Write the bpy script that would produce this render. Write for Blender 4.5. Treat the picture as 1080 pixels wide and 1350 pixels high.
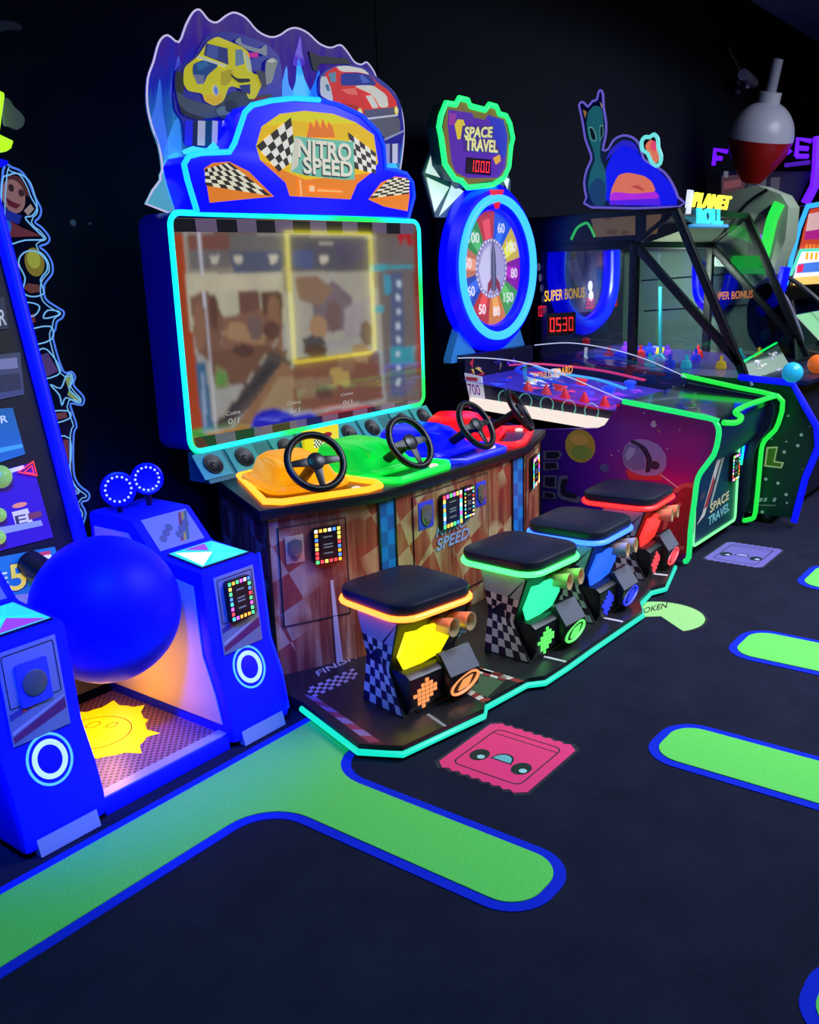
import bpy, bmesh, math, random
from mathutils import Vector, Matrix
random.seed(7)
for o in list(bpy.data.objects):
    bpy.data.objects.remove(o)
SC = bpy.context.scene
COL = SC.collection
R = math.radians

# ------------------------------------------------------------------ camera
F, CH = 1228.0, 1.65
TH, PH, YA = R(14.35), R(-1.9), R(-52.0)
def _rx(a): c, s = math.cos(a), math.sin(a); return Matrix(((1,0,0),(0,c,-s),(0,s,c)))
def _ry(a): c, s = math.cos(a), math.sin(a); return Matrix(((c,0,s),(0,1,0),(-s,0,c)))
def _rz(a): c, s = math.cos(a), math.sin(a); return Matrix(((c,-s,0),(s,c,0),(0,0,1)))
A = _rz(PH) @ _rx(TH) @ _ry(YA) @ Matrix(((1,0,0),(0,0,-1),(0,1,0)))   # world -> (right, down, forward)
CAM = Vector((0, 0, CH))
cd = bpy.data.cameras.new('camera')
cam = bpy.data.objects.new('camera', cd); COL.objects.link(cam)
rot = Matrix((A[0], -A[1], -A[2])).transposed()
cam.matrix_world = Matrix.Translation(CAM) @ rot.to_4x4()
cd.sensor_fit = 'HORIZONTAL'; cd.sensor_width = 36.0; cd.lens = F / 1080 * 36.0
cd.clip_start = 0.02; cd.clip_end = 100
SC.camera = cam

# ------------------------------------------------------------------ world, lights, exposure
w = bpy.data.worlds.new('room_air'); SC.world = w; w.use_nodes = True
w.node_tree.nodes['Background'].inputs[0].default_value = (0.10, 0.11, 0.2, 1)
w.node_tree.nodes['Background'].inputs[1].default_value = 0.02
def area(name, loc, aim, size, power, col, sy=None, spread=180):
    l = bpy.data.lights.new(name, 'AREA'); l.energy = power; l.color = col; l.size = size
    l.spread = R(spread)
    if sy: l.shape = 'RECTANGLE'; l.size_y = sy
    o = bpy.data.objects.new(name, l); COL.objects.link(o); o.location = loc
    o.rotation_euler = (Vector(aim) - Vector(loc)).to_track_quat('-Z', 'Y').to_euler(); return o
def spot(name, loc, aim, power, col, ang, blend=0.5, rad=0.1):
    l = bpy.data.lights.new(name, 'SPOT'); l.energy = power; l.color = col; l.spot_size = R(ang); l.spot_blend = blend; l.shadow_soft_size = rad
    o = bpy.data.objects.new(name, l); COL.objects.link(o); o.location = loc
    o.rotation_euler = (Vector(aim) - Vector(loc)).to_track_quat('-Z', 'Y').to_euler(); return o
def point(name, loc, power, col, rad=0.05):
    l = bpy.data.lights.new(name, 'POINT'); l.energy = power; l.color = col; l.shadow_soft_size = rad
    o = bpy.data.objects.new(name, l); COL.objects.link(o); o.location = loc; return o
area('ceiling_light', (4.7, -0.6, 3.9), (4.3, 0.9, 0.0), 2.0, 92, (0.75, 0.80, 1.0), spread=94)
area('ceiling_light', (7.6, -0.2, 3.9), (7.7, 1.4, 0.4), 2.4, 125, (0.76, 0.86, 1.0), spread=140)
area('ceiling_light', (0.5, 0.5, 3.9), (0.8, 1.6, 0.0), 1.6, 27, (0.02, 0.58, 1.0), spread=110)  # unseen cyan light added to tint the left carpet teal
spot('black_light', (0.6, 1.2, 2.6), (1.66, 2.75, 0.58), 1100, (0.008, 0.012, 1.0), 42, 0.7, 0.15)
VS = SC.view_settings
VS.view_transform = 'Standard'; VS.look = 'None'; VS.exposure = 0.0; VS.gamma = 1.0; VS.use_curve_mapping = False

# ------------------------------------------------------------------ pixel -> place (a pixel is only a direction; the plane gives the distance)
def ray(x, y): return A.transposed() @ Vector(((x-540)/F, (y-675)/F, 1.0))
def PZ(p, z): d = ray(*p); return CAM + d*((z-CH)/d.z)
def PY(p, Y): d = ray(*p); return CAM + d*(Y/d.y)
def PX(p, X): d = ray(*p); return CAM + d*(X/d.x)
def PP(p, o, n): d = ray(*p); return CAM + d*((Vector(o)-CAM).dot(Vector(n))/d.dot(Vector(n)))
def crop(ox, oy, s): return lambda *pts: [(ox+x/s, oy+y/s) for x, y in pts]
NY, NX, NZ = Vector((0,-1,0)), Vector((-1,0,0)), Vector((0,0,1))
V = Vector
def ch(pts, k=2, cut=0.16):
    """round the corners of a closed outline"""
    P = [V(p) for p in pts]
    for _ in range(k):
        Q_ = []
        for i in range(len(P)): a, b = P[i], P[(i+1) % len(P)]; Q_ += [a*(1-cut)+b*cut, a*cut+b*(1-cut)]
        P = Q_
    return P

# ------------------------------------------------------------------ materials
def lin(c):
    return tuple(((x/255)/12.92 if x/255 <= 0.04045 else ((x/255+0.055)/1.055)**2.4) for x in c)
MATS = {}
def _new(name):
    m = bpy.data.materials.new(name); m.use_nodes = True
    return m, m.node_tree.nodes, m.node_tree.links, m.node_tree.nodes['Principled BSDF']
def mat(name, rgb, rough=0.5, metal=0.0, coat=0.0, spec=0.5, noise=0.0, nscale=30):
    if name in MATS: return MATS[name]
    m, N, L, b = _new(name); c = lin(rgb)
    b.inputs['Base Color'].default_value = (*c, 1); b.inputs['Roughness'].default_value = rough
    b.inputs['Metallic'].default_value = metal; b.inputs['Coat Weight'].default_value = coat; b.inputs['Coat Roughness'].default_value = 0.05
    b.inputs['Specular IOR Level'].default_value = spec
    t = N.new('ShaderNodeTexNoise'); t.inputs['Scale'].default_value = nscale; t.inputs['Detail'].default_value = 4
    mx = N.new('ShaderNodeMix'); mx.data_type = 'RGBA'
    mx.inputs[6].default_value = (*[x*(1-noise) for x in c], 1); mx.inputs[7].default_value = (*[min(1, x*(1+noise)) for x in c], 1)
    tc = N.new('ShaderNodeTexCoord'); L.new(tc.outputs['Object'], t.inputs['Vector'])
    L.new(t.outputs['Fac'], mx.inputs[0]); L.new(mx.outputs[2], b.inputs['Base Color'])
    MATS[name] = m; return m
def neon(name, rgb, k=3.0, base=(0.02, 0.02, 0.02)):
    """a lamp: shows rgb, its full channels give k times more light"""
    if name in MATS: return MATS[name]
    m, N, L, b = _new(name); c = [x*(k if x > 0.9 else 1.0) for x in lin(rgb)]
    mxv = max(c); b.inputs['Base Color'].default_value = (*base, 1); b.inputs['Roughness'].default_value = 0.4
    b.inputs['Emission Color'].default_value = (*[x/mxv for x in c], 1); b.inputs['Emission Strength'].default_value = mxv
    MATS[name] = m; return m
def glowplastic(name, rgb, k):
    """translucent plastic lit from inside by its own lamp"""
    if name in MATS: return MATS[name]
    m, N, L, b = _new(name); c = lin(rgb)
    b.inputs['Base Color'].default_value = (*c, 1); b.inputs['Roughness'].default_value = 0.3
    b.inputs['Emission Color'].default_value = (*c, 1); b.inputs['Emission Strength'].default_value = k
    MATS[name] = m; return m
def printed(name, emit=0.0, rough=0.45, coat=0.0, tint=1.0, noise=0.0, nscale=8.0, glass=False):
    """flat print: colours come from the face colours of the mesh; emit > 0 for backlit film, screens and prints with added glow"""
    if name in MATS: return MATS[name]
    m, N, L, b = _new(name)
    a = N.new('ShaderNodeVertexColor'); a.layer_name = 'Col'
    out = a.outputs['Color']
    if noise:
        tc = N.new('ShaderNodeTexCoord'); t = N.new('ShaderNodeTexNoise'); t.inputs['Scale'].default_value = nscale; t.inputs['Detail'].default_value = 5
        L.new(tc.outputs['Object'], t.inputs['Vector'])
        mr = N.new('ShaderNodeMapRange'); mr.inputs['From Min'].default_value = 0.3; mr.inputs['From Max'].default_value = 0.7
        mr.inputs['To Min'].default_value = 1-noise; mr.inputs['To Max'].default_value = 1+noise
        L.new(t.outputs['Fac'], mr.inputs['Value'])
        vm = N.new('ShaderNodeVectorMath'); vm.operation = 'SCALE'; L.new(out, vm.inputs[0]); L.new(mr.outputs[0], vm.inputs['Scale']); out = vm.outputs[0]
    if glass: b.inputs['Base Color'].default_value = (0.02,0.02,0.022,1)
    else: L.new(out, b.inputs['Base Color'])
    b.inputs['Roughness'].default_value = rough; b.inputs['Coat Weight'].default_value = coat; b.inputs['Coat Roughness'].default_value = 0.03
    if emit: L.new(out, b.inputs['Emission Color']); b.inputs['Emission Strength'].default_value = emit
    MATS[name] = m; return m
def clear(name, rgb=(235, 240, 255), gloss=0.08):
    if name in MATS: return MATS[name]
    m = bpy.data.materials.new(name); m.use_nodes = True; N = m.node_tree.nodes; L = m.node_tree.links; N.clear()
    o = N.new('ShaderNodeOutputMaterial'); t = N.new('ShaderNodeBsdfTransparent'); g = N.new('ShaderNodeBsdfGlossy'); x = N.new('ShaderNodeMixShader')
    t.inputs[0].default_value = (*lin(rgb), 1); g.inputs[0].default_value = (1, 1, 1, 1); g.inputs['Roughness'].default_value = 0.03
    lw = N.new('ShaderNodeLayerWeight'); lw.inputs[0].default_value = 0.12
    mr = N.new('ShaderNodeMapRange'); mr.inputs['To Min'].default_value = gloss*0.5; mr.inputs['To Max'].default_value = min(1, gloss*5)
    L.new(lw.outputs['Fresnel'], mr.inputs[0]); L.new(mr.outputs[0], x.inputs[0])
    L.new(t.outputs[0], x.inputs[1]); L.new(g.outputs[0], x.inputs[2]); L.new(x.outputs[0], o.inputs[0])
    MATS[name] = m; return m

# ------------------------------------------------------------------ mesh builder
class G:
    def __init__(s): s.v = []; s.f = []; s.c = []; s.lift = 0.0
    def _add(s, vs, fs, col=(128,128,128)):
        o = len(s.v); s.v += [V(p) for p in vs]; s.f += [tuple(i+o for i in f) for f in fs]; s.c += [col]*len(fs); return s
    def poly(s, pts, col=(128,128,128), n=None, h=None):
        if n is not None:
            if h is None: s.lift += 0.0004
            k = s.lift if h is None else h
            pts = [V(p)+V(n)*k for p in pts]
            # face the reader
            q = V((0,0,0))
            for i in range(len(pts)): q += (pts[i]-pts[0]).cross(pts[(i+1) % len(pts)]-pts[0])
            if q.dot(V(n)) < 0: pts = pts[::-1]
        return s._add(pts, [tuple(range(len(pts)))], col)
    def prism(s, pts, d, col=(128,128,128)):
        d = V(d); n = len(pts); a = [V(p) for p in pts]; b = [p+d for p in a]
        return s._add(a+b, [tuple(range(n))[::-1], tuple(range(n, 2*n))]+[(i, (i+1) % n, n+(i+1) % n, n+i) for i in range(n)], col)
    def loft(s, rings, caps=True, closed=True, col=(128,128,128)):
        n = len(rings[0]); vs = [p for r in rings for p in r]; fs = []
        for k in range(len(rings)-1):
            for i in range(n if closed else n-1):
                j = (i+1) % n; fs.append((k*n+i, k*n+j, (k+1)*n+j, (k+1)*n+i))
        if caps: fs += [tuple(range(n))[::-1], tuple(range((len(rings)-1)*n, len(rings)*n))]
        return s._add(vs, fs, col)
    def box(s, a, b, col=(128,128,128)):
        x0, y0, z0 = a; x1, y1, z1 = b
        return s.prism([(x0,y0,z0),(x1,y0,z0),(x1,y1,z0),(x0,y1,z0)], (0,0,z1-z0), col)
    def tube(s, pts, r, closed=False, seg=8, col=(128,128,128)):
        P = [V(p) for p in pts]; n = len(P); T = []
        for i in range(n):
            a = P[(i-1) % n] if (closed or i > 0) else P[i]; b = P[(i+1) % n] if (closed or i < n-1) else P[i]
            T.append((b-a).normalized())
        u = T[0].orthogonal().normalized(); rings = []
        for i in range(n):
            u = (u - T[i]*u.dot(T[i]));
            u = u.normalized() if u.length > 1e-6 else T[i].orthogonal().normalized()
            w_ = T[i].cross(u)
            rr = r[i] if isinstance(r, (list, tuple)) else r
            rings.append([P[i]+(u*math.cos(2*math.pi*k/seg)+w_*math.sin(2*math.pi*k/seg))*rr for k in range(seg)])
        if closed:
            # match the twist of the last ring to the first
            best = min(range(seg), key=lambda q: sum((rings[-1][(k+q) % seg]-rings[0][k]).length for k in range(seg)))
            rings.append([rings[0][(k-best) % seg] for k in range(seg)])
            return s.loft(rings, caps=False, col=col)
        return s.loft(rings, col=col)
    def lathe(s, prof, o, ax, seg=24, col=(128,128,128), caps=True):
        ax = V(ax).normalized(); u = ax.orthogonal().normalized(); w_ = ax.cross(u); o = V(o)
        rings = [[o+ax*h+(u*math.cos(2*math.pi*k/seg)+w_*math.sin(2*math.pi*k/seg))*max(r, 1e-4) for k in range(seg)] for r, h in prof]
        return s.loft(rings, caps=caps, col=col)
    def sphere(s, c, r, seg=32, rings=16):
        return s.lathe([(r*math.sin(math.pi*i/rings), -r*math.cos(math.pi*i/rings)) for i in range(rings+1)], c, (0,0,1), seg)
    def disc(s, c, r, n, col, ry=None, up=(0,0,1), seg=20, h=None):
        n = V(n).normalized(); u = V(up).cross(n).normalized() if abs(V(up).dot(n)) < 0.99 else V((1,0,0)); v = n.cross(u)
        return s.poly([V(c)+u*math.cos(2*math.pi*k/seg)*r+v*math.sin(2*math.pi*k/seg)*(ry or r) for k in range(seg)], col, n, h)
    def checker(s, q, nu, nv, ca, cb, n, lift=True):
        a, b, c, d = [V(p) for p in q]; s.lift += 0.0004; k = s.lift
        bl = lambda u, v: (a*(1-u)+b*u)*(1-v)+(d*(1-u)+c*u)*v
        for i in range(nu):
            for j in range(nv):
                s.poly([bl(i/nu, j/nv), bl((i+1)/nu, j/nv), bl((i+1)/nu, (j+1)/nv), bl(i/nu, (j+1)/nv)], ca if (i+j) % 2 else cb, n, k)
        return s
    def text(s, txt, o, u, v, n, depth=0.0, col=(255,255,255), shear=0.0, fit=True, bold=0.012):
        """txt fitted into the box at o spanned by u (width) and v (height)"""
        cu = bpy.data.curves.new('lettering', 'FONT'); cu.body = txt; cu.size = 1; cu.resolution_u = 3; cu.extrude = 0; cu.offset = bold; cu.shear = shear
        ob = bpy.data.objects.new('lettering', cu); COL.objects.link(ob)
        dg = bpy.context.evaluated_depsgraph_get(); me = bpy.data.meshes.new_from_object(ob.evaluated_get(dg))
        xs = [p.co.x for p in me.vertices]; ys = [p.co.y for p in me.vertices]
        x0, x1, y0, y1 = min(xs), max(xs), min(ys), max(ys); u, v, n, o = V(u), V(v), V(n), V(o)
        s.lift += 0.0004
        mp = [o+u*((p.co.x-x0)/(x1-x0))+v*((p.co.y-y0)/(y1-y0))+n*s.lift for p in me.vertices]
        fs = [tuple(p.vertices) for p in me.polygons]
        if depth:
            bm = bmesh.new(); bv = [bm.verts.new(p) for p in mp]
            for f in fs:
                try: bm.faces.new([bv[i] for i in f])
                except ValueError: pass
            r = bmesh.ops.extrude_face_region(bm, geom=bm.faces[:])
            bmesh.ops.translate(bm, verts=[e for e in r['geom'] if isinstance(e, bmesh.types.BMVert)], vec=n*depth)
            bm.verts.index_update(); mp = [p.co.copy() for p in bm.verts]; fs = [tuple(p.index for p in f.verts) for f in bm.faces]; bm.free()
        s._add(mp, fs, col)
        bpy.data.objects.remove(ob); bpy.data.curves.remove(cu); bpy.data.meshes.remove(me); return s

SEG7 = {'0':'abcdef','1':'bc','2':'abged','3':'abgcd','4':'fgbc','5':'afgcd','6':'afgedc','7':'abc','8':'abcdefg','9':'abfgcd'}
def digits(g, txt, o, u, v, n, col):
    """seven-segment digits in the box o,u,v"""
    o, u, v = V(o), V(u), V(v); k = len(txt); g.lift += 0.0004
    for i, ch in enumerate(txt):
        b = o+u*((i+0.1)/k); du = u*(0.72/k); t = 0.13
        S = {'a':((0,1-t),(1,1)),'d':((0,0),(1,t)),'g':((0,.5-t/2),(1,.5+t/2)),'f':((0,.5),(.22,1)),'b':((.78,.5),(1,1)),'e':((0,0),(.22,.5)),'c':((.78,0),(1,.5))}
        for c in SEG7[ch]:
            (a0,b0),(a1,b1) = S[c]; e = 0.03
            g.poly([b+du*(a0+e)+v*(b0+e/2), b+du*(a1-e)+v*(b0+e/2), b+du*(a1-e)+v*(b1-e/2), b+du*(a0+e)+v*(b1-e/2)], col, n, g.lift)

def _mesh(name, g, m, org, bevel=0.0, flat=False, rec=True):
    me = bpy.data.meshes.new(name)
    me.from_pydata([p-org for p in g.v], [], g.f); me.update()
    cl = me.color_attributes.new('Col', 'FLOAT_COLOR', 'CORNER')
    buf = []
    for pl, c in zip(me.polygons, g.c): buf += [*lin(c), 1.0]*len(pl.vertices)
    if len(buf) == len(cl.data)*4: cl.data.foreach_set('color', buf)
    if rec or bevel:
        bm = bmesh.new(); bm.from_mesh(me)
        if rec:
            bmesh.ops.recalc_face_normals(bm, faces=bm.faces)
        if bevel:
            es = [e for e in bm.edges if len(e.link_faces) == 2 and e.calc_face_angle(0) > 0.5]
            bmesh.ops.bevel(bm, geom=es, offset=bevel, segments=2, profile=0.6, affect='EDGES', clamp_overlap=True)
        bm.to_mesh(me); bm.free()
    if not flat:
        me.shade_smooth(); me.set_sharp_from_angle(angle=R(38))
    me.materials.append(m); return me
def part(name, g, m, parent, bevel=0.0, label=None, kind=None, flat=False):
    org = V(parent['_o']) if parent is not None else V((0,0,0))
    o = bpy.data.objects.new(name, _mesh(name, g, m, org, bevel, flat, rec=not flat)); COL.objects.link(o)
    o.parent = parent; o['_o'] = list(org)
    if label: o['label'] = label
    if kind: o['kind'] = kind
    return o
def thing(name, label, cat, base, group=None):
    o = bpy.data.objects.new(name, None); COL.objects.link(o); o.location = base; o['_o'] = list(base); o.empty_display_size = 0.1
    o['label'] = label; o['category'] = cat
    if group: o['group'] = group
    return o
def single(name, g, m, label, cat, base, group=None, bevel=0.0):
    base = V(base); o = bpy.data.objects.new(name, _mesh(name, g, m, base, bevel)); COL.objects.link(o); o.location = base; o['_o'] = list(base)
    o['label'] = label; o['category'] = cat
    if group: o['group'] = group
    return o
def struct(name, g, m, flat=False):
    o = bpy.data.objects.new(name, _mesh(name, g, m, V((0,0,0)), 0, flat)); COL.objects.link(o); o['kind'] = 'structure'; o['_o'] = [0,0,0]
    return o
def rrect(x0, y0, x1, y1, r, seg=6):
    """rounded rectangle in 2D"""
    out = []
    for cx, cy, a in ((x1-r, y1-r, 0), (x0+r, y1-r, 90), (x0+r, y0+r, 180), (x1-r, y0+r, 270)):
        out += [(cx+r*math.cos(R(a+90*k/seg)), cy+r*math.sin(R(a+90*k/seg))) for k in range(seg+1)]
    return out
def smooth(pts, k=4, closed=True):
    """Catmull-Rom through 3D points"""
    P = [V(p) for p in pts]; n = len(P); out = []
    for i in range(n if closed else n-1):
        a = P[(i-1) % n] if closed or i > 0 else P[0]; b = P[i]; c = P[(i+1) % n]; d = P[(i+2) % n] if closed or i < n-2 else P[-1]
        for j in range(k):
            t = j/k; out.append(0.5*((2*b)+(c-a)*t+(2*a-5*b+4*c-d)*t*t+(3*b-3*c+d-a)*t**3))
    if not closed: out.append(P[-1])
    return out
LED = [(255,60,60),(255,235,80),(70,255,110),(60,120,255),(235,90,255),(255,255,230),(255,150,40),(70,235,255)]
def reader(parent, c, u, v, n, w_, h_, name='card_reader'):
    """card reader: black box, coloured lamps around a small dark screen"""
    c, u, v, n = V(c), V(u).normalized(), V(v).normalized(), V(n).normalized()
    g = G(); pts = [c+u*x+v*y for x, y in rrect(-w_/2, -h_/2, w_/2, h_/2, w_*0.12, 3)]
    g.prism(pts, n*0.022); body = part(name, g, mat('reader_black', (14,14,18), 0.35), parent)
    g = G(); k = 0.0225; s = w_*0.105; pos = []
    for i in range(6): pos += [(-w_*.4+w_*.16*i, h_*.42), (-w_*.4+w_*.16*i, -h_*.42)]
    for i in range(6): pos += [(-w_*.4, h_*.42-h_*.12*(i+1)), (w_*.4, h_*.42-h_*.12*(i+1))]
    for x, y in pos:
        q = c+u*x+v*y; g.poly([q-u*s*.5-v*s*.5, q+u*s*.5-v*s*.5, q+u*s*.5+v*s*.5, q-u*s*.5+v*s*.5], random.choice(LED), n, k)
    part('lamp_ring', g, printed('led_print', 2.2), body, kind='stuff', flat=True)
    g = G(); g.poly([c+u*x*w_+v*y*h_ for x, y in ((-.27,-.32),(.27,-.32),(.27,.32),(-.27,.32))], (10,12,14), n, k)
    for y in (.22, .02, -.06, -.22): g.poly([c+u*x*w_+v*(y+yy)*h_ for x, yy in ((-.16,0),(.16,0),(.16,.035),(-.16,.035))], (110,120,110), n, k+0.0004)
    part('display', g, printed('screen_dim', 0.5), body, flat=True)
    return body

# shared finishes
BLUE = mat('white_plastic_blue_tint', (120,130,255), 0.4, spec=0.3)
BLUETUBE = neon('blue_led_tube', (6,14,255), 1.8, (0.0,0.0,0.05))
CYAN = neon('cyan_led', (20,250,235), 3.0)
TEAL = neon('teal_green_led', (25,250,170), 3.0)
GREEN = neon('green_led', (20,250,90), 3.0)
BLACKP = mat('black_plastic', (12,12,16), 0.4)
CHROME = mat('chrome', (200,200,205), 0.2, 1.0)
PR = printed('matte_print', 0.0, 0.5)

# ================================================================== THE ROOM
WY = 3.78
def carpet():
    m, N, L, b = _new('dark_carpet'); b.inputs['Roughness'].default_value = 0.95; b.inputs['Specular IOR Level'].default_value = 0.1
    tc = N.new('ShaderNodeTexCoord'); t = N.new('ShaderNodeTexNoise'); t.inputs['Scale'].default_value = 260; t.inputs['Detail'].default_value = 3
    t2 = N.new('ShaderNodeTexNoise'); t2.inputs['Scale'].default_value = 5; t2.inputs['Detail'].default_value = 6; t2.inputs['Roughness'].default_value = 0.65
    r = N.new('ShaderNodeValToRGB'); r.color_ramp.elements[0].position = 0.3; r.color_ramp.elements[0].color = (0.0055,0.006,0.018,1); r.color_ramp.elements[1].position = 0.75; r.color_ramp.elements[1].color = (0.021,0.0225,0.046,1)
    ad = N.new('ShaderNodeMix'); ad.data_type = 'FLOAT'; ad.inputs[0].default_value = 0.55
    for q in (t, t2): L.new(tc.outputs['Object'], q.inputs['Vector'])
    L.new(t2.outputs['Fac'], ad.inputs[2]); L.new(t.outputs['Fac'], ad.inputs[3]); L.new(ad.outputs[0], r.inputs[0]); L.new(r.outputs[0], b.inputs['Base Color'])
    bp = N.new('ShaderNodeBump'); bp.inputs['Strength'].default_value = 0.35; bp.inputs['Distance'].default_value = 0.004
    L.new(t.outputs['Fac'], bp.inputs['Height']); L.new(bp.outputs[0], b.inputs['Normal']); return m
def pile(name, rgb, var=0.25):
    m, N, L, b = _new(name); b.inputs['Roughness'].default_value = 0.95; b.inputs['Specular IOR Level'].default_value = 0.1; c = lin(rgb)
    tc = N.new('ShaderNodeTexCoord'); t = N.new('ShaderNodeTexNoise'); t.inputs['Scale'].default_value = 320; t.inputs['Detail'].default_value = 2
    r = N.new('ShaderNodeValToRGB'); r.color_ramp.elements[0].position = 0.3; r.color_ramp.elements[1].position = 0.7
    r.color_ramp.elements[0].color = (*[x*(1-var) for x in c], 1); r.color_ramp.elements[1].color = (*[x*(1+var) for x in c], 1)
    L.new(tc.outputs['Object'], t.inputs['Vector']); L.new(t.outputs['Fac'], r.inputs[0]); L.new(r.outputs[0], b.inputs['Base Color'])
    bp = N.new('ShaderNodeBump'); bp.inputs['Strength'].default_value = 0.3; bp.inputs['Distance'].default_value = 0.003
    L.new(t.outputs['Fac'], bp.inputs['Height']); L.new(bp.outputs[0], b.inputs['Normal']); return m
g = G(); g.box((-4,-5,-0.1), (15.2,WY+0.2,0)); struct('floor', g, carpet())
WALL = mat('charcoal_wall_paint', (22,26,42), 0.85, noise=0.15, nscale=3, spec=0.2)
g = G(); g.box((-4,WY,0), (4.66,WY+0.15,4.3)); g.box((4.672,WY,0), (15.2,WY+0.15,4.3)); struct('wall_back', g, WALL)
g = G(); g.box((15.0,-5,0), (15.2,WY,4.3)); struct('wall_right', g, WALL)
g = G(); g.box((4.66,WY+0.006,0), (4.672,WY+0.01,4.3)); struct('trim_1', g, mat('seam_black', (6,6,10), 0.8))
g = G(); g.box((-4,-5,4.3), (15.2,WY+0.2,4.4)); struct('ceiling', g, mat('black_ceiling', (14,15,22), 0.9))
# carpet inlays
CG = pile('green_carpet', (112,220,96)); CB = pile('blue_carpet', (20,44,205))
BW = 0.036
def inlay(label, outer, inner, base):
    t = thing('carpet_inlay', label, 'carpet', base)
    g = G(); g.prism([V((x,y,0.0)) for x, y in outer], (0,0,0.003)); part('blue_border', g, CB, t)
    g = G(); g.prism([V((x,y,0.0031)) for x, y in inner], (0,0,0.003)); part('green_field', g, CG, t)
def arc(cx, cy, r, a0, a1, k=8): return [(cx+r*math.cos(R(a0+(a1-a0)*i/k)), cy+r*math.sin(R(a0+(a1-a0)*i/k))) for i in range(k+1)]
def tband(e):
    y0, y1 = 2.02+e, 2.36-e; xa, xb = 1.80+e, 2.115-e; ye = 1.065+e; rf = 0.14+e; rc = 0.135-e
    return ([(-2.5,y1),(3.2,y1),(3.2,y0),(xb+rf,y0)] + arc(xb+rf, y0-rf, rf, 90, 180) + arc(xb-rc, ye+rc, rc, 0, -90) + arc(xa+rc, ye+rc, rc, -90, -180)
            + arc(xa-rf, y0-rf, rf, 0, 90) + [(-2.5,y0)])
inlay('long green carpet strip with blue border and one rounded finger in the foreground', tband(0), tband(BW), (1.5,2.1,0))
def finger(label, xa, xb, yt, yb, rc=0.13):
    o = rrect(xa, yb, xb, yt, rc, 8); i = rrect(xa+BW, yb+BW, xb-BW, yt-BW, rc-BW, 8); inlay(label, o, i, ((xa+xb)/2, yt-0.1, 0))
finger('rounded green carpet finger with blue border right of the pink ticket sticker', 2.77, 3.11, 1.20, 0.0)
finger('green carpet finger with blue border beside the round token sticker', 3.79, 4.17, 1.27, 0.0)
finger('small green carpet corner with blue border near the purple ticket sticker', 4.87, 5.33, 1.28, 0.0)
finger('green carpet corner with blue border at the bottom right of the picture', 1.84, 2.15, 0.43, -0.9)
# floor stickers
def ticket(label, x0, x1, y0, y1, body, dark, face):
    t = thing('ticket_sticker', label, 'sticker', ((x0+x1)/2, (y0+y1)/2, 0))
    def edge(e):
        p = []; n = 9; a, b, c, d = x0-e, x1+e, y0-e, y1+e
        for i in range(n*2): p.append((a+(0.018 if i % 2 else 0), c+0.05+(d-c-0.1)*i/(n*2-1))) if False else None
        # notched sides run along y; straight sides along x with cut corners
        q = [(a+0.03, c)]
        for i in range(n): xx = b-0.03; q += []
        m = 7; left = []; right = []
        for i in range(m*2+1):
            yy = c+0.035+(d-c-0.07)*i/(m*2); k = 0.012 if i % 2 else 0.0
            left.append((a+k, yy)); right.append((b-k, yy))
        return [(a+0.03, c), (b-0.03, c)]+right+[(b-0.03, d), (a+0.03, d)]+left[::-1]
    g = G(); g.prism([V((x,y,0)) for x, y in edge(0.012)], (0,0,0.001)); part('outline', g, mat('sticker_dark', (30,22,44), 0.6), t)
    g = G(); g.prism([V((x,y,0.001)) for x, y in edge(0)], (0,0,0.0008)); part('body', g, mat('sticker_'+body[0], body[1], 0.55), t)
    g = G(); r_ = rrect(x0+0.045, y0+0.04, x1-0.045, y1-0.04, 0.03, 4); r2 = rrect(x0+0.05, y0+0.045, x1-0.05, y1-0.045, 0.027, 4)
    n = len(r_); g._add([V((x,y,0.0023)) for x, y in r_+r2], [(i,(i+1)%n,n+(i+1)%n,n+i) for i in range(n)], dark)
    g.poly([V((x,y,0.0023)) for x, y in ((x1-0.083,y0+0.045),(x1-0.079,y0+0.045),(x1-0.079,y1-0.045),(x1-0.083,y1-0.045))], dark)
    part('inner_line', g, PR, t, flat=True)
    cx = (x0+x1)/2-0.03; cy = (y0+y1)/2
    for s in (-1, 1):
        g = G(); g.disc((cx-0.02+face[3], cy+s*0.085, 0.0018), 0.042, NZ, dark, 0.034, up=(0,1,0), h=0.0004)
        g.disc((cx-0.03+face[3], cy+s*0.085-0.012, 0.0018), 0.014, NZ, face[0], up=(0,1,0), h=0.0008)
        part('eye', g, PR, t, flat=True)
    g = G(); mp = [(cx-0.012+0.052*math.sin(R(a))*1.0+face[3], cy+0.04*math.cos(R(a))) for a in range(0, 181, 15)]
    g.poly([V((x+0.0,y,0.0022)) for x, y in [(cx-0.018+face[3],cy-0.046),(cx-0.018+face[3],cy+0.046)]+[(x+0.0,y*1.0) for x, y in mp]], dark)
    g.poly([V((x,y,0.0026)) for x, y in [(cx-0.012+face[3]+(x-(cx-0.012+face[3]))*0.8, cy+(y-cy)*0.85) for x, y in mp]], face[1]); part('mouth', g, PR, t, flat=True)
ticket('hot pink ticket sticker with a smiling face on the dark carpet', 2.325, 2.715, 1.39, 1.745, ('pink', (255,48,122)), (24,26,34), ((170,220,215), (120,190,195), 0, 0.0))
ticket('faded purple ticket sticker with a face beside the pinball cabinet', 5.07, 5.50, 1.50, 1.83, ('purple', (112,100,180)), (24,26,48), ((180,190,235), (150,150,215), 0, 0.0))
t = thing('token_sticker', 'round pale green token sticker with a notch and black lettering at the platform edge', 'sticker', (4.07,1.65,0))
c0 = V((4.085,1.665,0)); g = G()
pts = [c0+V((0.205*math.cos(R(a)), 0.205*math.sin(R(a)), 0)) for a in range(-128, 136, 8)]
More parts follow.
